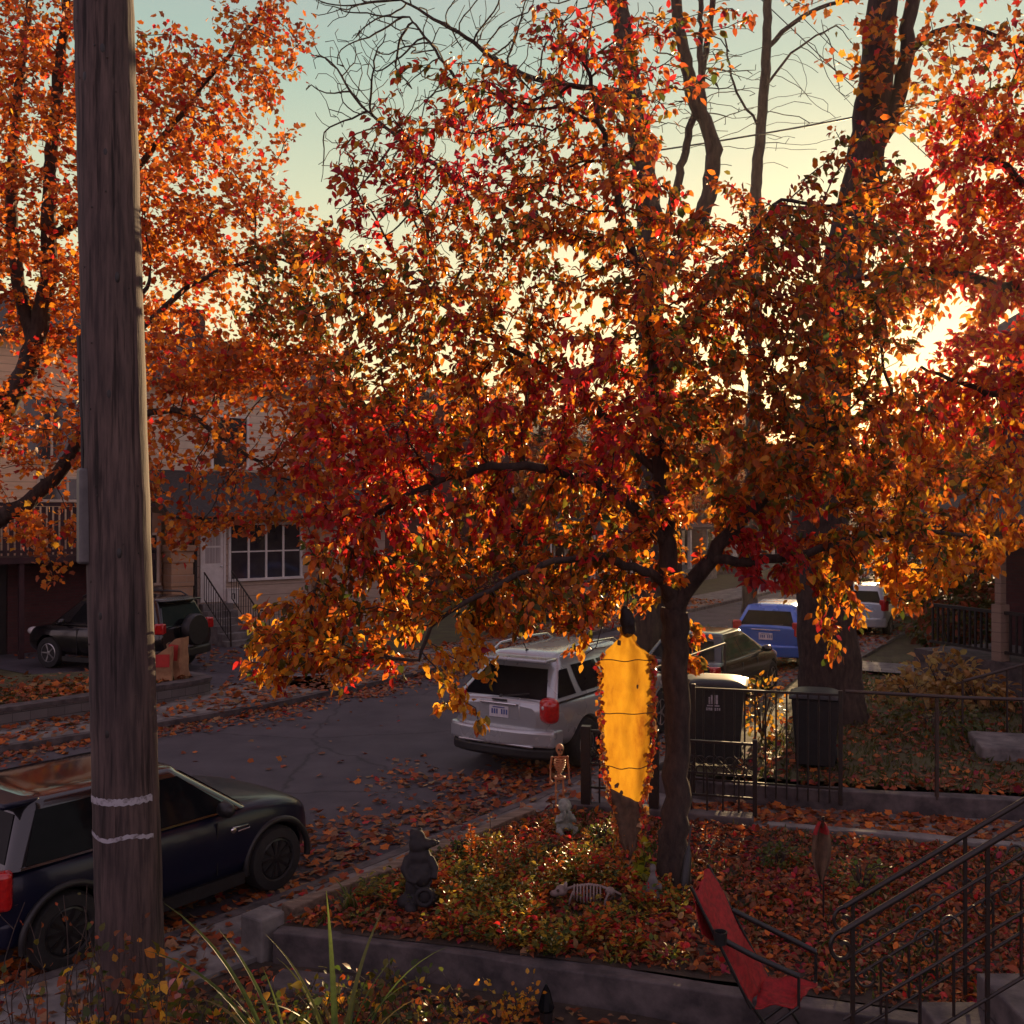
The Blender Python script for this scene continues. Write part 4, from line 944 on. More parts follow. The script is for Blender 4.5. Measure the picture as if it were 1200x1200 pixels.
# ------------------------------------------------------------------ porch stair in the near right corner
t = thing('porch_steps', 'grey concrete steps between the two scrolled railings at lower right', 'steps', (1.0, 5.65, 0))
m = MB()
for k in range(6): m.box(.35*k, .35*(k+1)-.002, -.42, .42, -.02, .17*(k+1)-.05)
m.build('treads', 'old_concrete', t, bevel=.012)
def stair_rail(label, Y, x0, x1, z0, z1):
    t = thing('stair_railing', label, 'railing', (x0, Y, z0), 0, None)
    sl = (z1-z0)/(x1-x0); L = x1-x0
    for nm, dz, r in (('handrail', 0, .016), ('second_rail', -.15, .009), ('middle_rail', -.45, .009), ('bottom_rail', -.78, .010)):
        m = MB(); m.tube([(-.02, 0, dz-.02*sl), (L, 0, L*sl+dz)], r, 8)
        if dz == 0:
            pts = [(-.02-.075*math.sin(a)*(1-a/9), 0, -.085+.085*math.cos(a)*(1-a/9)-.02*sl) for a in np.linspace(0, 7.0, 26)]; m.tube(pts, .012, 6)
        m.build(nm, 'iron', t, smooth=60)
    n = int(L/.16)
    for k in range(n+1):
        x = .03+(L-.06)*k/n; post = k % 4 == 0
        m = MB(); m.box(x-(.010 if post else .005), x+(.010 if post else .005), -.008, .008, x*sl-(.95 if post else .77), x*sl-.002 if post else x*sl-.455); m.build('post' if post else 'bar', 'iron', t)
    for k in range(int(L/.30)):
        m = MB()
        cx = .16+.30*k; cz = cx*sl-.30; s = 1 if k % 2 else -1
        for q in (-1, 1):
            pts = [(cx+q*(.060-.057*a/8)*math.cos(a*s)+q*.055, 0, cz+(q*.055)*sl+(.060-.057*a/8)*math.sin(a*s)*1.15) for a in np.linspace(0, 8, 30)]; m.tube(pts, .007, 5)
        m.build('scroll', 'iron', t, smooth=60)
    return t
stair_rail('nearer of two black scrolled stair railings at lower right', 5.2, 1.70, 3.3, 1.583, 2.54)
stair_rail('farther of two black scrolled stair railings at lower right', 6.1, 2.0, 3.9, 1.36, 2.49)
# ------------------------------------------------------------------ garden ornaments
def at(u, Y): return (u-600)/1200*Y
# long-snouted animal statue
bx0, by0 = at(493, 8.85), 8.85
t = thing('animal_statue', 'dark cast statue of a long-snouted animal standing over a round wheel in the bed', 'statue', (bx0, by0, bedz(bx0, by0)-.02))
m = MB(); B = lambda c, r, q=None: m.ball(c, r, 14, 10, q)
B((0, .02, .10), (.16, .13, .08)); B((-.03, .02, .18), (.11, .10, .12)); B((-.01, 0, .33), (.125, .10, .13)); B((.0, -.02, .30), (.11, .09, .11)); B((-.01, 0, .45), (.105, .085, .09))
B((-.02, 0, .555), (.085, .08, .09)); B((-.03, .01, .62), (.07, .065, .06)); B((.05, -.01, .565), (.06, .055, .045)); B((.105, -.01, .572), (.04, .04, .034))
B((-.075, .02, .66), (.025, .02, .03)); B((-.01, .05, .67), (.022, .02, .025))
m.tube([(-.10, -.02, .46), (-.14, -.06, .36), (-.09, -.10, .29), (-.02, -.12, .27)], [.04, .036, .03, .028], 8)
m.tube([(.08, -.02, .45), (.13, -.05, .37), (.12, -.09, .29)], [.038, .034, .028], 8)
B((-.14, -.02, .07), (.065, .06, .06)); B((-.07, -.10, .04), (.06, .08, .045)); B((.10, -.05, .09), (.05, .05, .05))
blob(m, 'body', 'statue_dark', t, .011, 2)
m = MB(); m.torus((.045, -.135, .15), .068, .020, 'y', 28, 10); m.ball((.045, -.13, .15), (.05, .012, .05)); m.build('wheel', 'statue_dark', t, smooth=70)
m = MB(); m.torus((.02, -.105, .30), .085, .009, 'y', 20, 6, R(180), R(350)); m.build('strap', 'statue_dark', t, smooth=70)
m = MB(); m.ball((.145, -.01, .575), (.018, .02, .018)); m.build('nose', 'black_plastic', t, smooth=70)
# child statue with hands raised
x, y = at(662, 10.9), 10.9
t = thing('child_statue', 'small grey-green stone statue of a seated praying child by the back wall', 'statue', (x, y, bedz(x, y)-.02)); t.rotation_euler.z = R(15)
m = MB(); m.ball((0, 0, .30), (.066, .068, .074), 16, 12); m.ball((0, 0, .17), (.075, .06, .085)); m.ball((0, .01, .09), (.095, .085, .065)); m.ball((0, -.055, .295), (.016, .02, .014)); m.tube([(0, 0, .2), (0, 0, .28)], .032, 8)
for s in (-1, 1):
    m.tube([(s*.07, 0, .21), (s*.10, -.03, .15), (s*.065, -.085, .185), (s*.03, -.085, .245)], [.028, .026, .022, .018], 8); m.ball((s*.03, -.082, .255), (.02, .018, .026))
    m.tube([(s*.05, -.01, .07), (s*.10, -.10, .075), (s*.06, -.13, .03)], [.042, .036, .026], 8); m.ball((s*.055, -.15, .02), (.026, .036, .02)); m.ball((s*.066, 0, .30), (.012, .016, .02))
blob(m, 'figure', 'statue_stone', t, .008, 2)
m = MB(); m.ball((0, .012, .33), (.066, .066, .055), 16, 10); m.build('hair', 'statue_stone', t, smooth=70)
# standing plastic skeleton
x, y = .545, 11.72
t = thing('toy_skeleton', 'small orange plastic skeleton standing on the bed wall by the iron panel', 'skeleton decoration', (x, y, .335)); t.rotation_euler.z = R(8)
m = MB(); m.ball((0, 0, .655), (.047, .055, .06), 14, 10); m.ball((0, -.02, .612), (.032, .036, .03)); b_ = blob(m, 'skull', 'bone_orange', t, .008, 2)
for s in (-1, 1): m = MB(); m.ball((s*.018, -.05, .655), (.012, .008, .013), 8, 6); m.build('eye_socket', 'dark_trim', b_)
m = MB(); m.ball((0, -.054, .628), (.006, .006, .009), 6, 5); m.build('nose_socket', 'dark_trim', b_)
m = MB(); m.tube([(0, .015, .60), (0, .025, .45), (0, .02, .33)], .013, 8)
for k in range(7):
    z = .545-.026*k; a = .062+.012*math.sin(k*.6)-.001*k*k
    m.torus((0, -.005, z), a*.9, .0105, 'z', 20, 6)
m.box(-.012, .012, -.072, -.058, .41, .545); m.tube([(-.085, 0, .56), (0, -.01, .565), (.085, 0, .56)], .011, 6); m.build('ribcage', 'bone_orange', t, smooth=70)
m = MB(); m.torus((0, 0, .325), .052, .018, 'z', 18, 8); m.ball((0, .02, .335), (.03, .02, .035)); m.build('pelvis', 'bone_orange', t, smooth=70)
for s in (-1, 1):
    m = MB(); m.tube([(s*.09, 0, .56), (s*.105, .01, .44)], .013, 7); m.ball((s*.105, .01, .435), .014, 8, 6); m.tube([(s*.105, .01, .43), (s*.11, -.02, .32)], .0085, 7); m.ball((s*.09, 0, .56), .016, 8, 6)
    for f in range(4): m.tube([(s*.11, -.02, .315), (s*(.098+.008*f), -.03, .285), (s*(.097+.008*f), -.034, .258+.004*abs(f-1.5))], .0038, 5)
    m.tube([(s*.105, -.025, .31), (s*.09, -.04, .288)], .004, 5); m.build('arm', 'bone_orange', t, smooth=70)
    m = MB(); m.tube([(s*.04, 0, .315), (s*.045, -.008, .175)], .0125, 7); m.ball((s*.045, -.008, .17), .018, 8, 6); m.tube([(s*.045, -.008, .165), (s*.042, .005, .02)], .010, 7); m.ball((s*.043, -.03, .012), (.02, .05, .012)); m.build('leg', 'bone_orange', t, smooth=70)
# animal skeleton lying on the leaves, head to the left
x, y = at(690, 8.8), 8.8
t = thing('animal_skeleton', 'pale plastic animal skeleton lying on the leaves in front of the trunk', 'skeleton decoration', (x, y, bedz(x, y)+.0)); t.rotation_euler.z = R(-6)
m = MB(); m.ball((-.235, 0, .125), (.055, .045, .05), 12, 9); m.ball((-.29, -.01, .10), (.05, .028, .03)); m.ball((-.20, .03, .165), (.018, .012, .03)); m.ball((-.20, -.03, .165), (.018, .012, .03)); s_ = blob(m, 'skull', 'bone', t, .008, 2)
for s in (-1, 1): m = MB(); m.ball((-.262, .036*s, .135), (.014, .01, .014), 8, 6); m.build('eye_socket', 'dark_trim', s_)
m = MB(); m.tube([(-.19, 0, .14), (-.12, 0, .165), (0, 0, .185), (.10, 0, .175), (.17, 0, .15)], .013, 8)
for k in range(9):
    x0 = -.125+.028*k; a = .062+.016*math.sin(k*.39)
    m.torus((x0, 0, .178-a), a, .0075, 'x', 18, 6)
m.build('ribcage', 'bone', t, smooth=70)
m = MB(); m.ball((.18, 0, .135), (.045, .05, .035), 10, 8); m.tube([(.21, 0, .14), (.28, .02, .10), (.33, .03, .05)], [.012, .009, .005], 6); m.build('tail', 'bone', t, smooth=70)
for x0, s in ((-.13, -1), (-.10, 1), (.17, -1), (.19, 1)):
    m = MB(); m.tube([(x0, s*.05, .14), (x0+.03*s, s*.075, .075), (x0-.035, s*.08, .01)], [.012, .009, .009], 6); m.ball((x0-.055, s*.08, .008), (.032, .018, .012)); m.build('leg', 'bone', t, smooth=70)
# little peaked figure by the trunk
x, y = at(765, 8.95), 8.95
t = thing('garden_figure', 'small grey peaked stone garden figure at the foot of the pear trunk', 'statue', (x, y, bedz(x, y)-.02))
m = MB()
for k in range(5): m.lathe([(.115-.02*k, .05*k), (.085-.017*k, .05*k+.065)], 9, Matrix.Rotation(k*.5, 4, 'Z'))
m.ball((0, 0, .29), (.03, .03, .04)); m.ball((-.05, -.07, .1), (.03, .03, .04)); m.ball((.05, -.06, .15), (.025, .025, .035)); m.ball((.0, -.09, .06), (.035, .03, .05)); blob(m, 'body', 'stone', t, .010, 1)

# hanging shroud
mt, nt_, b = newmat('shroud_cloth'); MATS['shroud_cloth'] = mt
n1 = tex(nt_, 'ShaderNodeTexNoise', 4, 7, (1.5, 1, .6)); n2 = tex(nt_, 'ShaderNodeTexNoise', 60, 3)
c = ramp(nt_, n1.outputs[0], [(.32, (.22, .075, .008)), (.47, (.42, .20, .015)), (.70, (.56, .30, .022))]); b.inputs['Roughness'].default_value = .8
nt_.links.new(c, b.inputs['Base Color']); bump(nt_, b, n2.outputs[0], .4, .004)
tr = nt_.nodes.new('ShaderNodeBsdfTranslucent'); nt_.links.new(c, tr.inputs[0]); mx = nt_.nodes.new('ShaderNodeMixShader'); mx.inputs[0].default_value = .6
nt_.links.new(b.outputs[0], mx.inputs[1]); nt_.links.new(tr.outputs[0], mx.inputs[2]); nt_.links.new(mx.outputs[0], nt_.nodes['Material Output'].inputs[0])
SX, SY = at(735, 9.1), 9.1
t = thing('hanging_shroud', 'yellow cloth figure in a tied shroud hanging beside the pear trunk, glowing in the sun', 'halloween decoration', (SX, SY, 0))
PR = [(2.68, .055), (2.58, .075), (2.50, .15), (2.44, .22), (2.40, .255), (2.2, .25), (1.9, .245), (1.6, .232), (1.4, .205), (1.2, .165), (1.05, .125), (.92, .105), (.80, .098), (.72, .06), (.62, .012)]
zs = [p[0] for p in PR][::-1]; ws = [p[1] for p in PR][::-1]
def wid_(z): return .90*float(np.interp(z, zs, ws))
def lean(z): return -.01+.012*(2.5-z)
def shroud(u, v):
    z = .62+2.06*v; w0 = wid_(z); a = (u-.5)*2
    rag = .02*math.sin(z*37)*(abs(a) > .98)+.012*math.sin(z*61+a)*(abs(a) > .98)
    d = -.075*(1-a*a)*min(1, w0/.2)+.011*math.sin(a*7+2.2*math.sin(z*1.7))*min(1, w0/.2)+.008*math.sin(z*8+a*3)+.010*math.sin(a*4-z*6)-.012*math.exp(-((z-2.12)/.03)**2)+.0025*math.sin(a*11+z*23)
    return (lean(z)+a*w0+rag, d, z)
m = MB(); m.sheet(shroud, 22, 90); m.build('cloth', 'shroud_cloth', t, smooth=80)
m = MB(); m.ball((-.0, .01, 2.74), (.066, .07, .10), 14, 10); m.ball((.012, .02, 2.66), (.07, .06, .07)); m.ball((-.02, .0, 2.82), (.04, .045, .05)); m.ball((.03, -.02, 2.72), (.045, .05, .06)); blob(m, 'head', 'statue_dark', t, .012, 2)
m = MB(); m.tube([(0, .01, 2.86), (.01, .02, 3.05), (.05, .05, 3.55)], .008, 6); m.build('hanging_cord', 'cord', t)
for z in (2.39, 1.92, 1.44, 1.02):
    pts = [shroud(u/14, (z+.006*math.sin(u*.9+z*5)-.62)/2.06) for u in range(15)]; m = MB(); m.tube([(p[0]*1.01, p[1]-.006, p[2]) for p in pts], .0045, 5); m.build('cord', 'cord', t)
for (u, z, a, b2) in ((.70, 2.16, .012, .022), (.92, 1.99, .012, .014), (.20, 1.28, .022, .03), (.28, 1.22, .018, .025), (.55, 1.07, .016, .035), (.18, 2.54, .022, .03)):
    m = MB(); p = shroud(u, (z-.62)/2.06); q = Matrix.Rotation(random.uniform(-.4, .4), 3, 'Y')
    m.add([Vector((p[0], p[1]-.007, p[2]))+q @ Vector((a*math.cos(k)*random.uniform(.6, 1.2), 0, b2*math.sin(k)*random.uniform(.6, 1.3))) for k in np.linspace(0, 5.6, 8)], [tuple(range(8))]); m.build('patch', 'flag_and_shade_cloth', t)
N = 640; zz = rng.uniform(.80, 2.46, N); sgn = np.where(rng.uniform(0, 1, N) < .62, 1, -1); bot = rng.uniform(0, 1, N) < .10
pp = np.array([[lean(z)+s*(wid_(z)+rng.normal(.012, .014)), rng.normal(.0, .02), z] for z, s in zip(zz, sgn)])
pp[bot, 0] = rng.uniform(-.10, .12, bot.sum()); pp[bot, 2] = rng.uniform(.60, .80, bot.sum())
for sel in (bot, ~bot & (sgn > 0), ~bot & (sgn < 0)):
    q = pp[sel]; N = len(q)
    me = leaf_mesh('fringe', q, rng.normal(0, .5, (N, 3))+np.array([0, 0, -1.]), rng.normal(0, 1, (N, 3)), rng.uniform(.03, .058, N), palette([ORANGE, RED, RUST, TAN, YELLOW], [4, 2, 3, 2, 1], N), 'maple'); link_mesh(me, 'fringe', 'dead_leaf', t)
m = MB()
def shade_wrap(u, v):
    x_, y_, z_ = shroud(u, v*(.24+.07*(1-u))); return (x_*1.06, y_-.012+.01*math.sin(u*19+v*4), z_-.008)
m.sheet(shade_wrap, 20, 14); m.build('lower_shade', 'flag_and_shade_cloth', t, smooth=80, solid=.004)  # dark sheet standing in for the slanting shade on the shroud's lower end
m = MB(); m.tube([(-.10, 0, .82), (-.13, .0, .72), (-.06, 0, .66), (-.04, 0, .56)], [.01, .008, .008, .005], 6); m.tube([(.10, 0, .82), (.12, 0, .74), (.02, 0, .67)], [.01, .008, .006], 6); m.tube([(-.06, 0, .66), (.02, 0, .67)], .006, 5); m.build('rag_end', 'shroud_cloth', t)

# red folding chair
CH = thing('folding_chair', 'red cloth folding chair with black frame leaning at the bed wall', 'chair', (P(880, 600, 6.9).x, 6.9, .02))
off = Vector(CH.location)
q = {k: P(*v)-off for k, v in dict(nt=(812, 1044, 6.7), ft=(832, 1018, 7.0), nb=(880, 1182, 6.7), fb=(898, 1144, 7.0), ns=(936, 1180, 6.65), fs=(956, 1150, 6.95)).items()}
def sag(a, b, c, d, k):
    return lambda u, v: a.lerp(b, u).lerp(d.lerp(c, u), v)+Vector((.6, -.2, -.5)).normalized()*(k*math.sin(math.pi*u)*math.sin(math.pi*v)+.016*math.sin(v*9+u*6)+.010*math.sin(u*13-v*4))
m = MB(); m.sheet(sag(q['nt'], q['ft'], q['fb'], q['nb'], .05), 16, 24); m.build('backrest', 'red_cloth', CH, smooth=80, solid=.006)
m = MB(); m.sheet(sag(q['nb'], q['fb'], q['fs'], q['ns'], .06), 16, 16); m.build('seat', 'red_cloth', CH, smooth=80, solid=.006)
ex = (q['ft']-q['fb']).normalized()
wing = [P(812, 1046, 6.72)-off, P(833, 1020, 7.06)-off, P(849, 1106, 6.95)-off, P(818, 1082, 6.72)-off]
m = MB(); m.sheet(lambda u, v: wing[0].lerp(wing[1], u).lerp(wing[3].lerp(wing[2], u), v)+Vector((-.03, -.04, 0))*math.sin(math.pi*u)*(.5+v), 10, 12); m.build('cover_flap', 'red_cloth', CH, smooth=80, solid=.005)
for s, a, b in (('n', 'nt', 'nb'), ('f', 'ft', 'fb')):
    d = q[a]-q[b]; m = MB(); m.tube([q[a]+d*.04, q[b]], .011, 8)
    foot = Vector((q[b].x-.30, q[b].y, 0)); foot2 = Vector((q[s+'s'].x+.02, q[b].y+.02, 0))
    m.tube([q[s+'s'], foot], .011, 8); m.tube([q[b]+d*.12, foot2], .011, 8); m.build('frame_side', 'black_plastic', CH, smooth=60)
    arm = [q[b]+d*.62, q[b]+d*.40+Vector((.18, 0, .03)), q[s+'s']+Vector((.0, 0, .20))]; m = MB(); m.tube(arm, .02, 8); m.tube([arm[2], q[s+'s']], .010, 6); m.build('armrest', 'black_plastic', CH, smooth=60)
    for f in (foot, foot2): m = MB(); m.ball(f+Vector((0, 0, .012)), (.026, .026, .016), 8, 6); m.build('foot', 'black_plastic', CH)
m = MB(); m.lathe([(.04, 0), (.045, .08), (.038, .08), (.034, .01)], 14, Matrix.Translation(q['nb']+(q['nt']-q['nb'])*.62+Vector((.03, -.03, -.04)))); m.build('cup_holder', 'black_plastic', CH)
# lean-to black stick bundle behind the chair: folded umbrella against the trunk
t = thing('folded_umbrella', 'folded black umbrella leaning against the right of the pear trunk', 'umbrella', (at(797, 9.0), 9.0, bedz(1.5, 9.0)))
m = MB(); m.tube([(0, 0, -.01), (.05, .05, .12), (.09, .12, .34), (.10, .14, .42)], [.008, .05, .035, .012], 9); m.build('canopy', 'black_plastic', t, smooth=40)
m = MB(); m.tube([(.10, .14, .42), (.125, .18, .56), (.14, .19, .59), (.165, .19, .57)], .009, 6); m.build('handle', 'old_iron', t)
# furled garden flag
x, y = at(965, 8.6), 8.6
t = thing('garden_flag', 'furled brown garden flag with a red top on a thin black stand', 'flag', (x, y, bedz(x, y)))
m = MB(); m.tube([(0, 0, -.05), (0, 0, .88)], .008, 6); m.tube([(0, 0, .86), (-.05, 0, .86)], .006, 5); m.build('stand', 'iron', t)
def flag(u, v): 
    w0 = .02+.07*math.sin(math.pi*min(1, v*1.1))**.7; a = (u-.5)*2
    return (-.02+a*w0, -.012+.03*math.cos(a*5+v*3), .84-.52*v)
m = MB(); m.sheet(flag, 16, 16); m.build('cloth', 'flag_and_shade_cloth', t, smooth=80, solid=.003)
m = MB(); m.sheet(lambda u, v: tuple(np.array(flag(u, v*.2))*np.array([1.08, 1.2, 1])+np.array([0, -.006, .005])), 12, 5); m.build('red_band', 'red_cloth', t, smooth=80)
# paper leaf bags across the street
for (u, Y, rz, lab, hh) in ((190, 20.0, R(10), 'brown paper leaf bag with red print, left one beside the pole', .58), (208, 20.35, R(-28), 'taller brown paper leaf bag with red print, at the end of the block wall', .74)):
    o = thing('leaf_bag', lab, 'bag', (at(u, Y), Y, .40), rz, None)
    m = MB()
    def bag(u_, v_):
        a = u_*2*math.pi; c, s = math.cos(a), math.sin(a); k = (abs(c)**8+abs(s)**8)**(-1/8)
        pinch = 1-.25*v_; z = hh*v_+(.10*c if v_ > .98 else 0)+.02*math.sin(a*3+v_*5)*v_
        return (.20*k*c*(1+.04*math.sin(v_*9)), .15*k*s*pinch+.015*math.sin(v_*13+a), z)
    m.sheet(bag, 32, 14); m.build('paper', 'paper', o, smooth=50)
    m = MB(); m.sheet(lambda a, v: (-.10+.26*a, -.168+.035*v+.004*math.sin(a*9), hh*(.50+.42*v)), 6, 6); m.build('print', 'print_red', o, smooth=50)
    m = MB(); m.sheet(lambda a, v: tuple(np.array(bag(a, .93))*np.array([.93, .9, 1])*np.array([v, v, 1])), 24, 3); m.build('leaf_fill', 'soil', o)
# small things at the near edge
x, y = at(205, 7.0), 7.0
t = thing('garden_toy', 'small pink ball-headed garden ornament at the foot of the pole', 'ornament', (x, y, .02))
m = MB(); m.ball((0, 0, .44), (.055, .055, .05), 14, 10); m.build('head', 'pink', t, smooth=80)
m = MB(); m.lathe([(.07, 0), (.085, .1), (.07, .25), (.04, .38), (.03, .41)], 16); m.build('body', 'pink', t, smooth=60)
x, y = at(640, 7.35), 7.35
t = thing('garden_light', 'small black glossy garden spike light before the bed wall', 'garden light', (x, y, .0))
m = MB(); m.lathe([(.05, .12), (.06, .14), (.03, .26), (.006, .31)], 10); m.build('cap', 'car_glass', t, smooth=30)
m = MB(); m.tube([(0, 0, -.02), (0, 0, .13)], .012, 6); m.build('stake', 'black_plastic', t)
m = MB(); m.lathe([(.045, .03), (.048, .119)], 10); m.build('lamp', 'dark_trim', t)

# ------------------------------------------------------------------ trees
def zones(p, base, spots, nz=.55, off=1.3, hi=None, thr=.22):
    """leaf colours: a base mix, a second mix in noisy patches, and coloured sprays (centre, radius, mix)"""
    pal = [ORANGE, RUST, BROWN, GOLD, RED, WINE, YELLOW, OLIVE, GREEN]
    c = palette(pal, base(p.mean(0)) if callable(base) else base, len(p))
    if hi is not None:
        f = np.array([fnoise(q, nz, off) for q in p]); k = f+rng.normal(0, .07, len(p)) > thr; c[k] = palette(pal, hi, k.sum())
    for ctr, r, mx_ in spots:
        k = np.linalg.norm((p-np.array(ctr))/np.array(r), axis=1)+rng.normal(0, .15, len(p)) < 1
        if k.any(): c[k] = palette(pal, mx_, k.sum())
    return c
#            O   Ru  Br  Go  Re  Wi  Ye  Ol  Gr
MIX_BASE = [32, 20, 12, 20, 3, 1, 9, 17, 5]; MIX_RED = [16, 12, 4, 4, 28, 12, 1, 2, 0]; MIX_GOLD = [26, 8, 4, 30, 3, 0, 22, 10, 3]; MIX_OL = [14, 14, 14, 12, 1, 0, 6, 26, 12]; MIX_PURE = [3, 2, 0, 0, 60, 10, 0, 0, 0]
def w3(u, v, Y): return tuple(P(u, v, Y))
Y0 = 9.4
trunk = [(1.46, 9.35, .2), (1.48, 9.36, .6), (1.52, 9.4, 1.6), (1.50, 9.4, 2.8)]
paths = [(trunk, [.18, .135, .112, .13]),
         ([(1.50, 9.4, 2.75), (1.42, 9.42, 3.4), (1.36, 9.4, 4.2), (1.30, 9.5, 5.4), (1.0, 9.6, 6.6), (.7, 9.5, 7.8)], [.10, .085, .075, .055, .035, .018]),
         ([(1.50, 9.4, 2.85), (1.78, 9.3, 3.25), (2.15, 9.15, 3.75), (2.7, 9.1, 4.3), (3.4, 9.2, 4.7)], [.085, .07, .06, .04, .02]),
         ([(1.42, 9.42, 3.4), (.9, 9.2, 3.9), (.1, 9.0, 4.1), (-.8, 9.0, 3.9), (-1.6, 9.1, 3.4)], [.06, .05, .04, .028, .015]),
         ([(1.38, 9.4, 4.0), (.8, 9.8, 4.7), (0, 10.0, 5.3), (-.9, 9.8, 5.8)], [.05, .04, .03, .016]),
         ([(1.32, 9.5, 5.0), (1.9, 9.6, 5.8), (2.5, 9.5, 6.6)], [.045, .03, .016]),
         ([(1.5, 9.4, 2.9), (1.1, 8.9, 3.2), (.4, 8.5, 3.3), (-.5, 8.3, 2.9), (-.75, 8.3, 2.5)], [.05, .04, .03, .02, .012]),
         ([(1.78, 9.3, 3.25), (2.4, 8.9, 3.3), (3.2, 8.8, 3.5), (4.1, 9.0, 3.5)], [.05, .04, .028, .014])]
ell = [((.95, 9.4, 5.0), (2.4, 2.1, 2.0), 1300), (w3(450, 630, 9.1), (.8, 1.1, .95), 380), (w3(345, 748, 9.0), (.5, .6, .42), 170), (w3(310, 770, 9.0), (.25, .35, .3), 50), (w3(430, 740, 8.8), (.55, .5, .45), 130),
       (w3(1010, 600, 9.2), (1.35, 1.3, .95), 420), (w3(1110, 640, 9.2), (.55, .6, .45), 110), (w3(650, 170, 9.5), (1.3, 1.3, 1.2), 260), (w3(480, 330, 9.6), (1.2, 1.2, 1.0), 300),
       (w3(900, 380, 9.4), (1.5, 1.5, 1.3), 420), (w3(600, 680, 9.0), (1.1, 1.2, .55), 330), (w3(545, 800, 8.3), (.24, .22, .42), 60), (w3(480, 400, 9.5), (1.0, 1.1, .9), 200), (w3(720, 90, 9.6), (.7, .8, .8), 80), (w3(690, 745, 8.8), (.28, .3, .28), 40),
       (w3(890, 660, 8.9), (.28, .25, .34), 55), (w3(975, 740, 9.0), (.2, .2, .3), 25), (w3(820, 760, 9.6), (.14, .2, .26), 16), (w3(440, 520, 9.4), (.85, 1.0, .7), 220), (w3(770, 240, 9.6), (1.3, 1.3, .9), 330), (w3(560, 180, 9.8), (1.1, 1.1, .9), 170), (w3(960, 460, 9.5), (1.2, 1.2, 1.0), 300), (w3(990, 330, 9.7), (1.0, .9, .8), 190), (w3(1085, 405, 9.6), (.7, .7, .6), 130), (w3(420, 760, 8.8), (.5, .5, .35), 120), (w3(640, 320, 9.4), (1.3, 1.3, .8), 250), (w3(862, 110, 9.6), (.30, .6, .9), 70), (w3(1000, 190, 9.8), (.5, .5, .5), 60), (w3(930, 250, 9.7), (.9, .8, .5), 120), (w3(740, 120, 9.7), (1.0, .9, 1.0), 150), (w3(480, 190, 9.8), (.8, .8, .7), 100), (w3(830, 300, 9.5), (1.0, 1, .7), 150)]
def pear_col(p):
    c = zones(p, MIX_BASE, [], hi=MIX_RED, thr=.26)
    low = (p[:, 2]-3.0)/1.2+rng.normal(0, .35, len(p)) < 0
    pal = [ORANGE, RUST, BROWN, GOLD, RED, WINE, YELLOW, OLIVE, GREEN]
    c[low] = palette(pal, MIX_GOLD, low.sum())
    up = (p[:, 0] > 1.0) & (p[:, 2] > 4.0) & (rng.uniform(0, 1, len(p)) < .8); c[up] = palette(pal, [30, 26, 20, 10, 1, 0, 3, 20, 6], up.sum())
    oliv = (np.abs(p[:, 0]+.4) < 1.3) & (np.abs(p[:, 2]-3.3) < .55) & (rng.uniform(0, 1, len(p)) < .55); c[oliv] = palette(pal, MIX_OL, oliv.sum())
    top = (p[:, 2]+rng.normal(0, .3, len(p)) > 6.4) & (rng.uniform(0, 1, len(p)) < .22); c[top] = palette([RED, WINE, RUST, ORANGE], [5, 4, 4, 3], top.sum())
    for s in ((w3(885, 655, 8.9), (.36, .7, .40), MIX_PURE), (w3(435, 790, 8.8), (.22, .5, .2), MIX_PURE), (w3(545, 800, 8.3), (.4, .4, .55), [8, 1, 0, 30, 0, 0, 55, 6, 0]), (w3(1090, 650, 9.2), (.8, .9, .4), [25, 4, 0, 40, 2, 0, 25, 3, 0]),
              (w3(420, 560, 9.3), (.85, 1.4, .75), [22, 10, 2, 6, 40, 8, 0, 0, 0]), (w3(700, 50, 9.6), (.5, 1, .5), MIX_RED), (w3(560, 190, 9.6), (.5, 1, .35), [2, 6, 4, 0, 14, 40, 0, 0, 0]), (w3(690, 470, 8.5), (.6, 1.2, .5), [10, 10, 2, 2, 36, 14, 0, 0, 0]), (w3(600, 610, 8.6), (.4, 1, .25), [14, 8, 0, 6, 40, 8, 0, 0, 0]),
              (w3(360, 740, 9.0), (.5, .8, .4), MIX_GOLD)):
        k = np.linalg.norm((p-np.array(s[0]))/np.array(s[1]), axis=1)+rng.normal(0, .18, len(p)) < 1
        if k.any(): c[k] = palette(pal, s[2], k.sum())
    return c
def red_col(p):
    c = zones(p, [22, 10, 2, 10, 42, 12, 2, 0, 0], [], hi=[34, 12, 4, 28, 10, 0, 12, 2, 0], thr=.1)
    k = (p[:, 2]+rng.normal(0, .4, len(p))) < 4.9; c[k] = palette([ORANGE, GOLD, YELLOW, RUST, RED], [30, 26, 14, 12, 8], k.sum()); return c
SD = np.array([math.sin(SUN_AZ)*math.cos(SUN_EL), math.cos(SUN_AZ)*math.cos(SUN_EL), math.sin(SUN_EL)])
def sun_gap(p):         # a thin place in the foliage with the low sun behind it
    d = p-np.array([0, 0, CAMZ]); l = (d*SD).sum(1); off_ = np.linalg.norm(d-l[:, None]*SD-np.array([.0, 0, -.02])*l[:, None]*0, axis=1)/l
    n_ = np.array([noise.noise(Vector((q[0]*6.2, q[1]*1.2, q[2]*6.2))) for q in p])
    return (off_ > .011+.045*n_) | (rng.uniform(0, 1, len(p)) < .42)
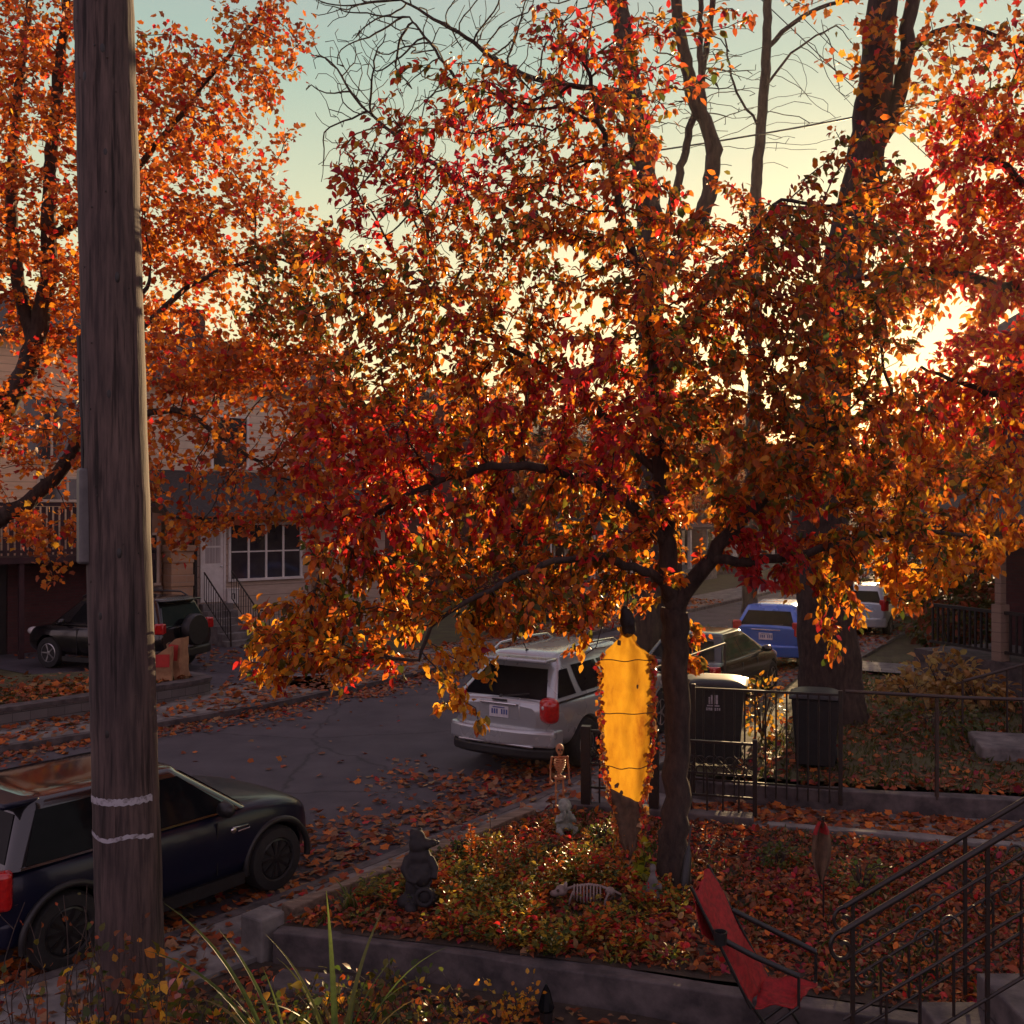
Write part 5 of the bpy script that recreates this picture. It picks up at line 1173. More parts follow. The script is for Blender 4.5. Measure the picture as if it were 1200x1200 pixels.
def pear_keep(p):      # the crown hangs open round the shroud, and thins to its left shoulder
    a = (p[:, 0] > .62) & (p[:, 0] < 1.42) & (p[:, 2] < 2.72) & (p[:, 1] < 9.6)
    b = (p[:, 0] < -1.95) & (p[:, 2] > 3.02) & (p[:, 2] < 3.95)
    air = rng.uniform(0, 1, len(p)) < np.interp(p[:, 2], [4.2, 5.4, 6.6], [1, .62, .50])
    return ~(a | b) & sun_gap(p) & air
make_tree('pear_tree', 'round-crowned ornamental pear with orange autumn leaves growing in the front garden bed', paths, ell, .11, 1.1, .17, 64000, .088, pear_col, twig_r=.0150, spread=.07, tip=.005, hang=.55, keep=pear_keep)
# maple behind the pole
Ym = 17.5
mp = [([(-9.9, 17.6, .2), (-9.75, 17.6, 2.2), (-9.2, 17.6, 4.0)], [.36, .30, .27]),
      ([(-9.2, 17.6, 3.9), w3(-5, 500, Ym), w3(32, 430, Ym), w3(55, 330, Ym), w3(58, 200, Ym), w3(75, 40, Ym), w3(95, -120, Ym)], [.24, .2, .17, .14, .11, .08, .04]),
      ([w3(40, 410, Ym), w3(15, 280, Ym), w3(20, 120, 17.8), w3(45, -60, 18)], [.13, .10, .08, .04]),
      ([(-9.3, 17.6, 3.5), w3(0, 607, 17.2), w3(60, 565, 17.0), w3(95, 510, 16.8), w3(130, 420, 16.6), w3(175, 330, 16.5)], [.18, .15, .12, .10, .07, .03]),
      ([w3(58, 280, Ym), w3(130, 230, Ym), w3(200, 150, 17.2), w3(270, 60, 17), w3(330, -20, 17)], [.09, .07, .05, .035, .02]),
      ([w3(95, 510, 16.8), w3(200, 480, 16.5), w3(270, 520, 16.3), w3(330, 560, 16.2)], [.07, .05, .035, .02]), ([w3(130, 420, 16.6), w3(230, 330, 16.5), w3(320, 300, 16.4)], [.06, .045, .02])]
ml = [(w3(70, 230, Ym), (2.6, 2.6, 3.2), 420), (w3(260, 260, 16.8), (1.7, 1.7, 1.3), 330), (w3(220, 110, 17), (1.7, 1.6, 1.2), 240), (w3(40, 80, Ym), (2.4, 2.2, 1.6), 220), (w3(70, 500, 16.8), (2.0, 1.6, 1.1), 220),
      (w3(240, 520, 16.4), (1.6, 1.4, 1.1), 260), (w3(345, 540, 16.3), (.9, .9, .9), 150), (w3(240, 430, 16.5), (1.2, 1.2, .8), 170), (w3(60, 690, 16.4), (.1, .1, .1), 2), (w3(300, 600, 16.2), (1.0, .6, .28), 70), (w3(210, 620, 16.4), (.45, .5, .35), 60), (w3(60, 625, 16.5), (.8, .5, .25), 40), (w3(300, 410, 16.4), (1.5, 1.2, .7), 220), (w3(375, 470, 16.2), (.8, .9, .9), 150), (w3(320, 60, 16.8), (.8, 1, .9), 150), (w3(365, 150, 16.6), (.6, .8, .8), 90), (w3(350, 300, 16.5), (.8, 1, .8), 120), (w3(330, 380, 16.4), (.9, 1, .6), 120)]
def maple_col(p): return zones(p, [44, 26, 6, 16, 8, 0, 3, 0, 0], [(w3(350, 330, 16.5), (1.0, 1.2, 1.2), [10, 16, 16, 8, 0, 0, 2, 20, 6])], hi=[34, 30, 10, 8, 8, 0, 0, 0, 0])
def maple_keep(p):      # airy places in the lower crown
    a = (p[:, 0] > -5.6) & (p[:, 0] < -3.7) & (p[:, 2] > 3.7) & (p[:, 2] < 5.6); b = (p[:, 0] > -8.4) & (p[:, 0] < -6.9) & (p[:, 2] > 3.7) & (p[:, 2] < 6.2)
    return rng.uniform(0, 1, len(p)) < np.where(a, .34, np.where(b, .36, np.interp(p[:, 2], [7.5, 9], [.95, .68])))
make_tree('maple_tree', 'tall orange maple on the far lawn behind the utility pole', mp, ml, .18, 1.8, .28, 44000, .105, maple_col, 'maple_leaf', 'maple', keep=maple_keep, twig_r=.017, spread=.22, tip=.006, hang=.25)
# big old trunk behind the bins
Yb = 16.6
bp = [([(5.2, 16.6, .25), w3(974, 815, Yb), w3(968, 700, Yb), w3(962, 560, Yb), w3(972, 430, Yb), w3(988, 310, Yb), w3(1012, 190, Yb), w3(1030, 60, Yb), w3(1040, -120, Yb)], [.62, .50, .46, .42, .37, .32, .30, .25, .2]),
      ([w3(1010, 200, Yb), w3(1055, 110, Yb), w3(1070, 0, Yb), w3(1120, -140, Yb)], [.15, .13, .11, .08]), ([w3(1035, 0, Yb), w3(1000, -160, Yb), w3(960, -300, Yb)], [.12, .1, .06]), ([w3(1065, 60, Yb), w3(1120, 30, 16), w3(1200, 50, 15.6)], [.06, .04, .02])]
bl = [(w3(1130, 110, 15.8), (1.5, 1.5, 1.1), 140), (w3(1190, 60, 15.8), (1.3, 1.5, 1.0), 120), (w3(1080, -140, Yb), (3.5, 3, 1.6), 260), (w3(1030, 60, 15.9), (.9, .9, .8), 50)]
make_tree('old_maple', 'massive bare-trunked old tree leaning slightly right behind the bins', bp, bl, .22, 2.4, .36, 4300, .13, lambda p: zones(p, [20, 22, 16, 20, 2, 3, 10, 6, 0], [], hi=MIX_RED), 'maple_leaf', 'maple', twig_r=.02, spread=.25, tip=.007)
# bare tree in the middle distance
Yc = 22
cp = [([(2.95, 22, .0), w3(764, 600, Yc), w3(763, 400, Yc), w3(760, 240, Yc), w3(742, 120, Yc), w3(722, -20, Yc), w3(700, -200, Yc)], [.40, .34, .29, .26, .23, .17, .10]),
      ([w3(770, 330, Yc), w3(815, 270, 21.6), w3(838, 180, 21.6), w3(812, 110, 21.6), w3(790, 0, 21.6), w3(775, -140, 21.6)], [.17, .17, .16, .14, .11, .07]), ([w3(836, 200, 21.6), w3(822, 90, 21.4), w3(824, -60, 21.4)], [.08, .07, .04]),
      ([w3(763, 340, Yc), w3(800, 190, 22.4), w3(830, 40, 22.4), w3(845, -120, 22.4)], [.10, .09, .07, .04]), ([w3(762, 320, Yc), w3(640, 270, 21.5), w3(520, 200, 21), w3(430, 130, 21)], [.09, .07, .05, .025]),
      ([w3(742, 110, Yc), w3(620, 90, 21.5), w3(540, 40, 21), w3(470, 0, 21)], [.07, .055, .04, .02]), ([w3(640, 270, 21.5), w3(560, 130, 21.2), w3(480, 20, 21)], [.05, .04, .02])]
cl = [(w3(520, 90, 21), (2.9, 2.2, 2.0), 1100), (w3(450, 200, 21), (1.8, 1.8, 1.1), 200), (w3(640, 30, 21.5), (2.2, 2, 1.6), 200), (w3(820, 60, 22), (1.6, 1.5, 1.8), 110), (w3(420, 30, 21), (1.6, 1.5, 1.2), 200), (w3(500, 260, 21), (2.2, 1.5, .8), 160), (w3(700, 110, 22), (2.4, 1.8, 2.0), 420), (w3(840, 120, 22), (1.3, 1.3, 1.6), 160)]
make_tree('bare_tree', 'tall nearly leafless forked tree behind the pear crown', cp, cl, .17, 2.2, .24, 0, jit=.10, tip=.0085, bark='bark_pale')
Yt = 25
tp = [([w3(878, 773, Yt), w3(884, 420, Yt), w3(886, 230, Yt), w3(897, 80, Yt), w3(903, -120, Yt)], [.2, .17, .14, .12, .08]), ([w3(896, 60, Yt), w3(925, 30, Yt), w3(965, 8, Yt), w3(1020, -4, Yt)], [.07, .06, .05, .03]), ([w3(892, 110, Yt), w3(930, 60, Yt), w3(980, 30, Yt)], [.04, .03, .02]), ([w3(890, 150, Yt), w3(860, 100, Yt), w3(850, 40, Yt)], [.035, .03, .02])]
tl = [(w3(945, 110, Yt), (1.8, 1.3, 1.9), 190), (w3(870, 90, Yt), (.9, .9, 1.2), 40), (w3(905, -80, Yt), (2, 1.5, 1.5), 60)]
make_tree('bare_tree', 'slim straight bare tree left of the massive trunk', tp, tl, .2, 2.4, .3, 0, jit=.10, tip=.008, bark='bark_pale')
# red maple leaning in from the right
Yr = 13
rp = [([(8.6, 13.6, .3), (8.4, 13.5, 2.5), (7.9, 13.3, 4.6), (7.4, 13.2, 6.6), (6.9, 13, 8.6)], [.24, .2, .17, .12, .06]), ([(8.2, 13.4, 3.6), w3(1240, 370, 12.9), w3(1170, 335, 12.7), w3(1095, 318, 12.6), w3(1020, 322, 12.5), w3(930, 350, 12.4)], [.10, .085, .07, .055, .04, .015]),
      ([(7.8, 13.3, 5.0), w3(1210, 230, 12.9), w3(1130, 180, 12.7)], [.08, .05, .02]), ([(8.4, 13.5, 2.8), w3(1230, 470, 12.8), w3(1160, 460, 12.6), w3(1080, 430, 12.6)], [.08, .06, .04, .018])]
rl_ = [(w3(1185, 200, 12.9), (.7, 1.1, .7), 120), (w3(1070, 240, 12.9), (.8, 1, .35), 60), (w3(1120, 290, 12.7), (.8, 1.0, .5), 120), (w3(1130, 150, 12.9), (.35, .8, .5), 50), (w3(1170, 420, 12.8), (.8, 1.1, 1.0), 210), (w3(1090, 500, 12.8), (.6, .8, .5), 70), (w3(1180, 560, 12.7), (.7, 1, .7), 130), (w3(1060, 340, 12.6), (.7, .8, .35), 60), (w3(1180, 310, 12.8), (.7, .8, .6), 110), (w3(1000, 560, 12.8), (.6, .8, .4), 70), (w3(1150, 620, 12.9), (.8, .9, .5), 90)]
def keepgap(p):
    u = 600+1200*p[:, 0]/p[:, 1]; v = 600-1200*(p[:, 2]-CAMZ)/p[:, 1]; return np.ones(len(p), bool)
make_tree('red_maple', 'crimson and orange tree reaching in from the right edge', rp, rl_, .14, 1.4, .22, 12000, .115, red_col, 'maple_leaf', 'pear', keep=sun_gap, twig_r=.012, spread=.14, tip=.004)
# street trees further off
def street_tree(label, x, y, h, r, n, mix, seed, ls=.26):
    st_ = [([(x, y, 0), (x+.1, y, h*.25), (x-.1, y+.1, h*.5), (x, y, h*.8)], [.24, .19, .14, .05]), ([(x, y, h*.35), (x-r*.5, y-.4, h*.55)], [.1, .04]), ([(x, y, h*.4), (x+r*.5, y+.3, h*.6)], [.1, .04])]
    el = [((x, y, h*.66), (r, r, h*.34), 260), ((x-r*.4, y-.5, h*.5), (r*.6, r*.6, h*.2), 90), ((x+r*.45, y+.4, h*.55), (r*.55, r*.6, h*.22), 90)]
    return make_tree('street_tree', label, st_, el, .35, 3.2, .5, n, ls, lambda p: zones(p, mix, [], nz=.3), 'maple_leaf', 'quad', 'trees along the street', twig_r=.03, spread=.42, tip=.010)
far = [('brown-leaved tree beyond the silver SUV on the far side', 1.0, 34, 9, 3.2, 3600, [20, 30, 26, 10, 2, 2, 2, 8, 2]), ('rust-coloured tree standing behind the pear trunk down the street', 7.2, 45, 9.5, 3.4, 3400, [30, 30, 14, 14, 2, 0, 4, 4, 0]),
       ('golden tree at the street end under the sun', 20.6, 47, 7.5, 3.2, 3000, [24, 10, 6, 34, 0, 0, 22, 4, 0]), ('orange tree behind the pale car', 14.2, 35, 8, 2.8, 3000, [36, 20, 10, 22, 6, 0, 6, 2, 0]),
       ('dark olive tree behind the neighbour yard', 13.2, 27, 7, 2.6, 3000, [12, 16, 24, 10, 4, 2, 2, 20, 12]), ('tall dull orange tree beyond the slim bare tree', 9.6, 58, 11, 4.0, 3000, [24, 30, 22, 14, 2, 0, 4, 6, 0]),
       ('wide rust tree closing the left of the far street', -1.5, 44, 10, 3.4, 3000, [26, 30, 22, 8, 4, 2, 2, 6, 0])]
for a in far: street_tree(*a, 0)
# tall trees added to block the low sun, gaps left for lit spots
for k, (s_, Y_, h_, r_, lab) in enumerate(((-12, 72, 11.0, 3.2, 'leftmost tall added shade tree of the sunset row down the street'), (-9.0, 66, 10.8, 3.1, 'second tall added shade tree of the sunset row from the left'), (-5.8, 75, 11.2, .75, 'narrow tall added shade tree in the middle of the sunset row'), (-4.35, 79, 11.6, .5, 'thinnest tall added shade tree in the middle of the sunset row'), (1.6, 70, 9.7, 2.9, 'broad tall added shade tree just left of the sun'), (5.6, 62, 9.2, 3.2, 'broad tall added shade tree just right of the sun'), (11.5, 66, 9.8, 3.6, 'rightmost tall added shade tree of the sunset row'))):
    street_tree(lab, (s_+Y_*.347)/.938, Y_, h_, r_, 5200, [30, 30, 16, 16, 2, 0, 4, 4, 0], 0, .36)
# ------------------------------------------------------------------ fallen leaves, grass and plants
def in_poly(pts, poly):
    x, y = pts[:, 0], pts[:, 1]; ins = np.zeros(len(pts), bool); n = len(poly)
    for i in range(n):
        (x0, y0), (x1, y1) = poly[i][:2], poly[(i+1) % n][:2]
        c = ((y0 > y) != (y1 > y)) & (x < (x1-x0)*(y-y0)/((y1-y0) if abs(y1-y0) > 1e-9 else 1e-9)+x0); ins ^= c
    return ins
def scatter(poly, n, dens=None):
    P_ = np.array([p[:2] for p in poly]); lo, hi = P_.min(0), P_.max(0); out = np.zeros((0, 2))
    while len(out) < n:
        q = rng.uniform(lo, hi, (n*3, 2)); q = q[in_poly(q, poly)]
        if dens is not None: d = np.array([dens(*p) for p in q]); q = q[rng.uniform(0, 1, len(q)) < d]
        out = np.concatenate([out, q])
    return out[:n]
def litter(name, pts, z, size, pal, wts, tpl='maple', lift=.012, flat=.35):
    N = len(pts); zz = np.array([z(x, y) for x, y in pts]) if callable(z) else np.full(N, z)
    pos = np.column_stack([pts, zz+lift+rng.uniform(0, .018, N)])
    dr = np.column_stack([rng.normal(0, 1, (N, 2)), rng.normal(0, .12+flat*.4, N)]); nr = np.column_stack([rng.normal(0, flat, (N, 2)), np.ones(N)])
    me = leaf_mesh(name, pos, dr, nr, size*rng.uniform(.55, 1.25, N), palette(pal, wts, N), tpl)
    o = link_mesh(me, name, 'dead_leaf'); return tag(o, kind='stuff')
LP = [RUST, BROWN, ORANGE, TAN, RED, WINE]; LW_ = [26, 26, 20, 26, 3, 2]
def nz(x, y, s=.6, o=0): return noise.noise(Vector((x*s+o, y*s, o)))
def line_d(line):
    A = np.array([(p.x, p.y) for p in line])
    def f(x, y):
        d = A-np.array([x, y]); return math.sqrt((d*d).sum(1).min())
    return f
NK = resamp(NEAR, 900)[130:520]; FKL = resamp(FAR, 900)[120:620]; dn = line_d(NK); df = line_d(FKL)
road_poly = [(-9, 3.5), (-5.2, 6.7), (-2.82, 9.06), (-.28, 12.4), (.98, 14.3), (6, 22.9), (12, 33.2), (7, 36), (-2.7, 22.2), (-5.2, 18.4), (-7.9, 15.6), (-13, 10.9)]
def droad(x, y):
    a, b = dn(x, y), df(x, y); n_ = nz(x, y, .8)
    return max(0, min(1, 1.2-a/2.1+.8*n_))*.9+max(0, min(1, 1.1-b/1.0+.5*n_))*.9+(.012 if n_ > -.1 else 0)
litter('fallen_leaves', scatter(road_poly, 12500, droad), 0.0, .10, LP, LW_)
side = [(p.x, p.y) for p in offset(NEAR, .1)[18:75]]+[(p.x, p.y) for p in offset(NEAR, .96)[18:75]][::-1]
litter('fallen_leaves', scatter(side, 2600, lambda x, y: .55+.6*nz(x, y, .9, 3)), .052, .10, LP, LW_)
fs = [(p.x, p.y) for p in offset(FAR, -2.3)[15:75]]+[(p.x, p.y) for p in offset(FAR, -.05)[15:75]][::-1]
litter('fallen_leaves', scatter(fs, 5000, lambda x, y: .5+.7*nz(x, y, .7, 5)), .105, .13, [RUST, ORANGE, BROWN, TAN], [28, 30, 16, 22])
drv = [(-6.1, 20.6), (-3.6, 24.3), (-8.6, 30), (-13, 26)]
litter('fallen_leaves', scatter(drv, 700, lambda x, y: .5+.8*nz(x, y, .5)), .088, .13, [RUST, BROWN, TAN], [1, 1, 1])
B_ = offset(LW, -.32); lawnp = [(p.x, p.y) for p in B_]+[(p.x, p.y) for p in inner][::-1]
litter('fallen_leaves', scatter(lawnp, 6500, lambda x, y: .6+.5*nz(x, y, .6, 8)), .42, .14, [RUST, ORANGE, BROWN, TAN, GOLD], [30, 34, 16, 8, 6])
bedp = [(-1.9, 8.55), (2.6, 7.1), (5.1, 10.45), (.45, 11.8)]; bedall = [(-1.9, 8.55), (6.4, 6.1), (9.0, 9.3), (.45, 11.8)]
litter('fallen_leaves', scatter(bedall, 26000, lambda x, y: .65+.5*nz(x, y, .9, 2)), bedz, .068, [RUST, BROWN, ORANGE, TAN, RED, WINE], [26, 52, 11, 8, 5, 9], 'pear', .01, .6)
litter('fallen_leaves', scatter(bedall, 2800, lambda x, y: .3+1.2*nz(x, y, 1.3, 21)), bedz, .088, [RUST, BROWN, ORANGE, TAN, RED, WINE], [26, 26, 18, 14, 8, 6], 'pear', .03, .8)
pathp = [(.8, 12.05), (9.0, 9.5), (9.0, 11.2), (4.4, 12.1), (2.5, 12.6)]
litter('fallen_leaves', scatter(pathp, 1900, lambda x, y: max(.02, min(1, (y-(12.35-.29*(x-.8)))*1.6+.35+nz(x, y, 1.1, 6)))), .115, .10, [RUST, BROWN, ORANGE, TAN], [30, 30, 26, 8])
yardp = [(2.6, 12.95), (9.4, 11.5), (13, 22), (7.2, 22)]
litter('fallen_leaves', scatter(yardp, 4200, lambda x, y: .35+.7*nz(x, y, .6, 11)+max(0, 13.6-y)*.4), yardz, .10, [RUST, BROWN, ORANGE, WINE], [26, 40, 16, 10])
nearp = [(-3.0, 7.2), (-2.25, 8.3), (-.7, 7.9), (1.4, 7.2), (2.6, 6.8), (2.0, 5.5), (-3.2, 5.5)]
litter('fallen_leaves', scatter(nearp, 2600), .02, .09, LP, LW_, 'pear')
# grass
def grass(name, poly, n, z, h, cols, dens=None, lean_=.45):
    pts = scatter(poly, n, dens); N = n; zz = np.array([z(x, y) for x, y in pts]) if callable(z) else np.full(N, z)
    pos = np.column_stack([pts, zz-.01]); dr = np.column_stack([rng.normal(0, lean_, (N, 2)), np.ones(N)]); nr = np.column_stack([rng.normal(0, 1, (N, 2)), np.full(N, .2)])
    me = leaf_mesh(name, pos, dr, nr, h*rng.uniform(.5, 1.4, N), palette(cols[0], cols[1], N), 'quad', .22); return tag(link_mesh(me, name, 'blade_leaf'), kind='stuff')
GP = ([(.06, .08, .018), (.10, .11, .03), (.16, .13, .05)], [5, 3, 2])
grass('grass', yardp, 9000, yardz, .09, GP, lambda x, y: .5+.7*nz(x, y, .5, 4))
grass('grass', lawnp, 5000, .40, .10, GP)
# planted bed: low flowering cover, drawn toward the middle
def cover(x, y):
    if (abs(x-.66) < .36 and 8.2 < y < 9.0) or (abs(x-.55) < .28 and 10.2 < y < 11.0) or (abs(x+.8) < .24 and 8.2 < y < 9.0): return .03
    return max(.0, min(1, 1.15-((x-.1)**2/1.9+(y-8.8)**2/1.8)+.8*nz(x, y, 1.4, 7)))
cp_ = scatter(bedp, 620, cover); V_ = []; D_ = []; S_ = []; C_ = []
for (x, y) in cp_:
    k = int(rng.integers(12, 24)); h = rng.uniform(.06, .24); z0 = bedz(x, y); warm = rng.uniform() < .34
    for q in range(k):
        a = rng.uniform(0, 6.3); f = rng.uniform(.1, 1); V_.append((x+.06*math.cos(a)*f, y+.06*math.sin(a)*f, z0+h*f)); D_.append((math.cos(a), math.sin(a), .6)); S_.append(rng.uniform(.03, .07))
        C_.append(np.array(RED if warm and rng.uniform() < .35 else [(.07, .11, .025), (.20, .19, .03), (.42, .30, .04)][int(rng.integers(0, 3))] if not warm else ORANGE)*rng.uniform(.7, 1.3))
me = leaf_mesh('ground_cover', np.array(V_), np.array(D_), rng.normal(0, .4, (len(V_), 3))+np.array([0, 0, 1.]), np.array(S_), np.clip(np.array(C_), 0, 1), 'pear'); tag(link_mesh(me, 'ground_cover', 'blade_leaf'), kind='stuff')
m = MB(); mw = MB()
for (x, y) in cp_[:90]:
    z0 = bedz(x, y)
    for q in range(int(rng.integers(1, 4))):
        dx, dy = rng.normal(0, .04, 2); h = rng.uniform(.08, .2); m.tube([(x, y, z0), (x+dx*.6, y+dy*.6, z0+h*.6), (x+dx, y+dy, z0+h)], .0022, 3); mw.ball((x+dx, y+dy, z0+h), (.0065, .0065, .010), 6, 4)
o = tag(mw.build('flower_heads', 'flower'), kind='stuff'); o = tag(m.build('flower_stems', 'twig'), kind='stuff')
def spike(label, u, v, Y, h, col, n=60, w_=.05, group=None):
    x = at(u, Y); z0 = bedz(x, Y); t = thing('flower_spike', label, 'plant', (x, Y, z0), 0, group)
    m = MB(); dx = random.uniform(-.03, .03); m.tube([(0, 0, -.01), (dx*.5, 0, h*.5), (dx, 0, h)], [.005, .004, .002], 5); m.build('stem', 'twig', t)
    f = rng.uniform(.15, 1, n); a = rng.uniform(0, 6.3, n); p = np.column_stack([dx*f+w_*(1.1-f)*np.cos(a)*.5, w_*(1.1-f)*np.sin(a)*.5, h*f])
    me = leaf_mesh('leaves', p, np.column_stack([np.cos(a), np.sin(a), np.full(n, .5)]), rng.normal(0, .5, (n, 3))+np.array([0, 0, 1.]), rng.uniform(.025, .06, n), palette([col, RUST], [3, 1], n), 'pear'); link_mesh(me, 'leaves', 'blade_leaf', t)
spike('tallest orange flower spike right of the dark animal statue', 552, 0, 9.6, .46, ORANGE, 110, .09); spike('thin pale upright stalk by the timber edging', 576, 0, 10.4, .34, TAN, 12, .02)
spike('orange flower spike in the middle of the bed', 580, 0, 9.2, .42, ORANGE, 70, .06); spike('orange flower spike left of the hanging shroud', 629, 0, 9.5, .40, GOLD, 60, .05)
spike('red-leaved seedling in the sun under the shroud', 700, 0, 9.3, .26, RED, 34, .08); spike('short yellow stalk in front of the child statue', 688, 0, 10.1, .24, YELLOW, 26, .04)
spike('pinkish red seedling left of the shroud tail', 668, 0, 9.6, .26, RED, 40, .08); spike('orange grass-like stalk near the back wall right of the trunk', 826, 0, 10.6, .22, ORANGE, 20, .03)
# yellow-green sapling
x = at(752, 9.25); t = thing('sapling', 'yellow-green leafy sapling glowing between the shroud and the pear trunk', 'plant', (x, 9.25, bedz(x, 9.25)))
m = MB(); 
for k in range(4): m.tube([(0, 0, -.01), (.03*(k-1.5), .01*k, .2), (.055*(k-1.5), .02*k-.03, .42-.03*k)], [.006, .005, .002], 5)
m.build('stems', 'twig', t)
n = 46; f = rng.uniform(.2, 1, n); kk = rng.integers(0, 4, n); p = np.column_stack([.055*(kk-1.5)*f+rng.normal(0, .03, n), rng.normal(0, .04, n), .42*f])
link_mesh(leaf_mesh('leaves', p, np.column_stack([rng.normal(0, 1, n), rng.normal(0, 1, n), np.full(n, -.5)]), rng.normal(0, .5, (n, 3))+np.array([0, -.8, .4]), rng.uniform(.06, .11, n), palette([(.34, .30, .02), (.22, .26, .02), (.10, .15, .02)], [3, 3, 2], n), 'pear', 1.5), 'leaves', 'blade_leaf', t)
# long-bladed clumps in the foreground
TPL['blade'] = T_blade()
def bladeclump(name, label, loc, blades, cat='plant', lit=None):
    t = thing(name, label, cat, loc, 0); m = MB(); V = []; F = []; cols = []
    for (az, lean0, L, w_) in blades:
        k = 12; p = Vector((random.uniform(-.04, .04), random.uniform(-.04, .04), 0)); el = R(90)-lean0*.25; c = np.clip(np.array(random.choice([(.07, .13, .025), (.10, .16, .03), (.13, .15, .035), (.20, .15, .05)]))*random.uniform(.8, 1.2), 0, 1)
        d = Vector((math.cos(az), math.sin(az), 0)); sd_ = Vector((-d.y, d.x, 0)); o_ = len(V)
        for q in range(k+1):
            f = q/k; wv = w_*(1-f**2.5)*(.6+.4*min(1, f*4))+.0008
            nn = (d*-math.sin(el)+Vector((0, 0, 1))*math.cos(el)); V += [p-sd_*wv+nn*wv*.5, p.copy(), p+sd_*wv+nn*wv*.5]; cols += [c*(1-.25*f)+np.array([.12, .09, .03])*.3*f]*3
            el -= lean0*1.5/k*(.4+1.2*f); p = p+(d*math.cos(el)+Vector((0, 0, 1))*math.sin(el))*L/k
        for q in range(k): a = o_+3*q; F += [(a, a+1, a+4, a+3), (a+1, a+2, a+5, a+4)]
    idx = np.array([i for f in F for i in f]); me = np_mesh('leaves', np.array([tuple(v) for v in V]), idx, np.full(len(F), 4), np.array(cols))
    link_mesh(me, 'leaves', 'blade_leaf', t)
    return t
random.seed(21)
def clump(n, L, az0=None, sp=6.28, w_=.013, ln=(.4, 1.6)): return [((az0 if az0 is not None else 0)+random.uniform(-sp/2, sp/2), random.uniform(*ln), L*random.uniform(.65, 1.1), w_*random.uniform(.7, 1.3)) for _ in range(n)]
xa = at(345, 6.0); bladeclump('blade_plant', 'tall green sword-leaved plant arching left, right of the pole foot', (xa, 6.0, .02), [(R(168), .62, 1.62, .026), (R(176), .80, 1.5, .026), (R(160), .5, 1.3, .022), (R(172), 1.35, 1.35, .02), (R(150), 1.1, 1.2, .014), (R(185), 1.0, 1.25, .014), (R(178), 1.5, 1.1, .013)]+clump(9, .9, R(170), 2.2))
xa = at(400, 6.4); bladeclump('blade_plant', 'upright thin-leaved green plant before the corner of the bed wall', (xa, 6.4, .02), [(R(110), .35, 1.25, .022), (R(60), .5, 1.2, .02), (R(170), .5, 1.15, .02), (R(20), .75, 1.15, .013), (R(140), .8, 1.0, .013)]+clump(16, .95))
xa = at(300, 5.9); bladeclump('blade_plant', 'lower bushy sword-leaved plant at the bottom edge of the picture', (xa, 5.9, .02), clump(34, .85, None, 6.28, .012, (.7, 1.9)))
xa = at(415, 9.1); bladeclump('blade_plant', 'small reddish lily clump left of the dark animal statue', (-1.42, 8.85, bedz(-1.42, 8.85)), clump(16, .36, None, 6.28, .008, (.8, 2.0)))
bladeclump('blade_plant', 'pale grass tuft at the right of the dark animal statue', (at(535, 9.2), 9.2, bedz(-.5, 9.2)), clump(12, .30, R(60), 3.5, .004, (.3, 1.5)))
# dry stalks and weeds
def weeds(label, u, Y, n, h, leafn, pal, wts, spread_=.35, lsz=.07, name='weed_clump'):
    x = at(u, Y); t = thing(name, label, 'plant', (x, Y, .0)); m = MB(); ps = []; ds = []
    for k in range(n):
        a = random.uniform(-1, 1)*spread_; b = random.uniform(-.5, .5)*spread_; hh = h*random.uniform(.55, 1.1); lx, ly = random.uniform(-.2, .2), random.uniform(-.12, .12)
        pts = [Vector((a+lx*f*f+.012*math.sin(f*7+k), b+ly*f, hh*f)) for f in np.linspace(0, 1, 7)]; m.tube(pts, [.006-.0006*q for q in range(7)], 5)
        for q in range(3, 7):
            if random.random() < .6:
                e = pts[q-1]+Vector((random.uniform(-.12, .12), random.uniform(-.08, .08), random.uniform(.04, .14))); m.tube([pts[q-1], e], [.003, .0012], 4); ps.append(e); ds.append(e-pts[q-1])
        for q in range(leafn): f = random.uniform(.25, 1); i = min(5, int(f*6)); ps.append(pts[i].lerp(pts[i+1], f*6-i)+Vector((random.uniform(-.05, .05), random.uniform(-.05, .05), 0))); ds.append(Vector((random.uniform(-1, 1), random.uniform(-1, 1), random.uniform(-.8, .3))))
    m.build('stems', 'twig', t)
    N = len(ps); link_mesh(leaf_mesh('leaves', np.array([tuple(p) for p in ps]), np.array([tuple(d) for d in ds]), rng.normal(0, .6, (N, 3))+np.array([0, -.3, .7]), lsz*rng.uniform(.5, 1.3, N), palette(pal, wts, N), 'pear', 1.25), 'leaves', 'blade_leaf', t)
WP = [BROWN, RUST, OLIVE, YELLOW, GREEN]
weeds('dry brown stalks with few leaves at the lower left corner', 40, 6.6, 16, .95, 7, WP, [5, 4, 3, 1, 2], .55, .06); weeds('dry weed stalks with yellow leaves before the pole foot', 125, 6.3, 14, .92, 9, WP, [4, 3, 3, 5, 2], .42, .075)
weeds('thin dead stalks rising just left of the pole', 80, 7.0, 12, 1.05, 3, WP, [4, 2, 2, 1, 1], .45, .05); weeds('yellow-leaved weed against the front of the pole', 165, 6.7, 6, .80, 9, [YELLOW, GOLD, OLIVE], [5, 3, 4], .18, .095)
weeds('low green weeds right of the pole foot', 250, 6.5, 34, .70, 16, WP, [2, 2, 6, 2, 6], .5, .06); weeds('green and brown weeds before the concrete wall corner', 425, 6.9, 34, .56, 16, WP, [2, 3, 6, 2, 6], .5, .06)
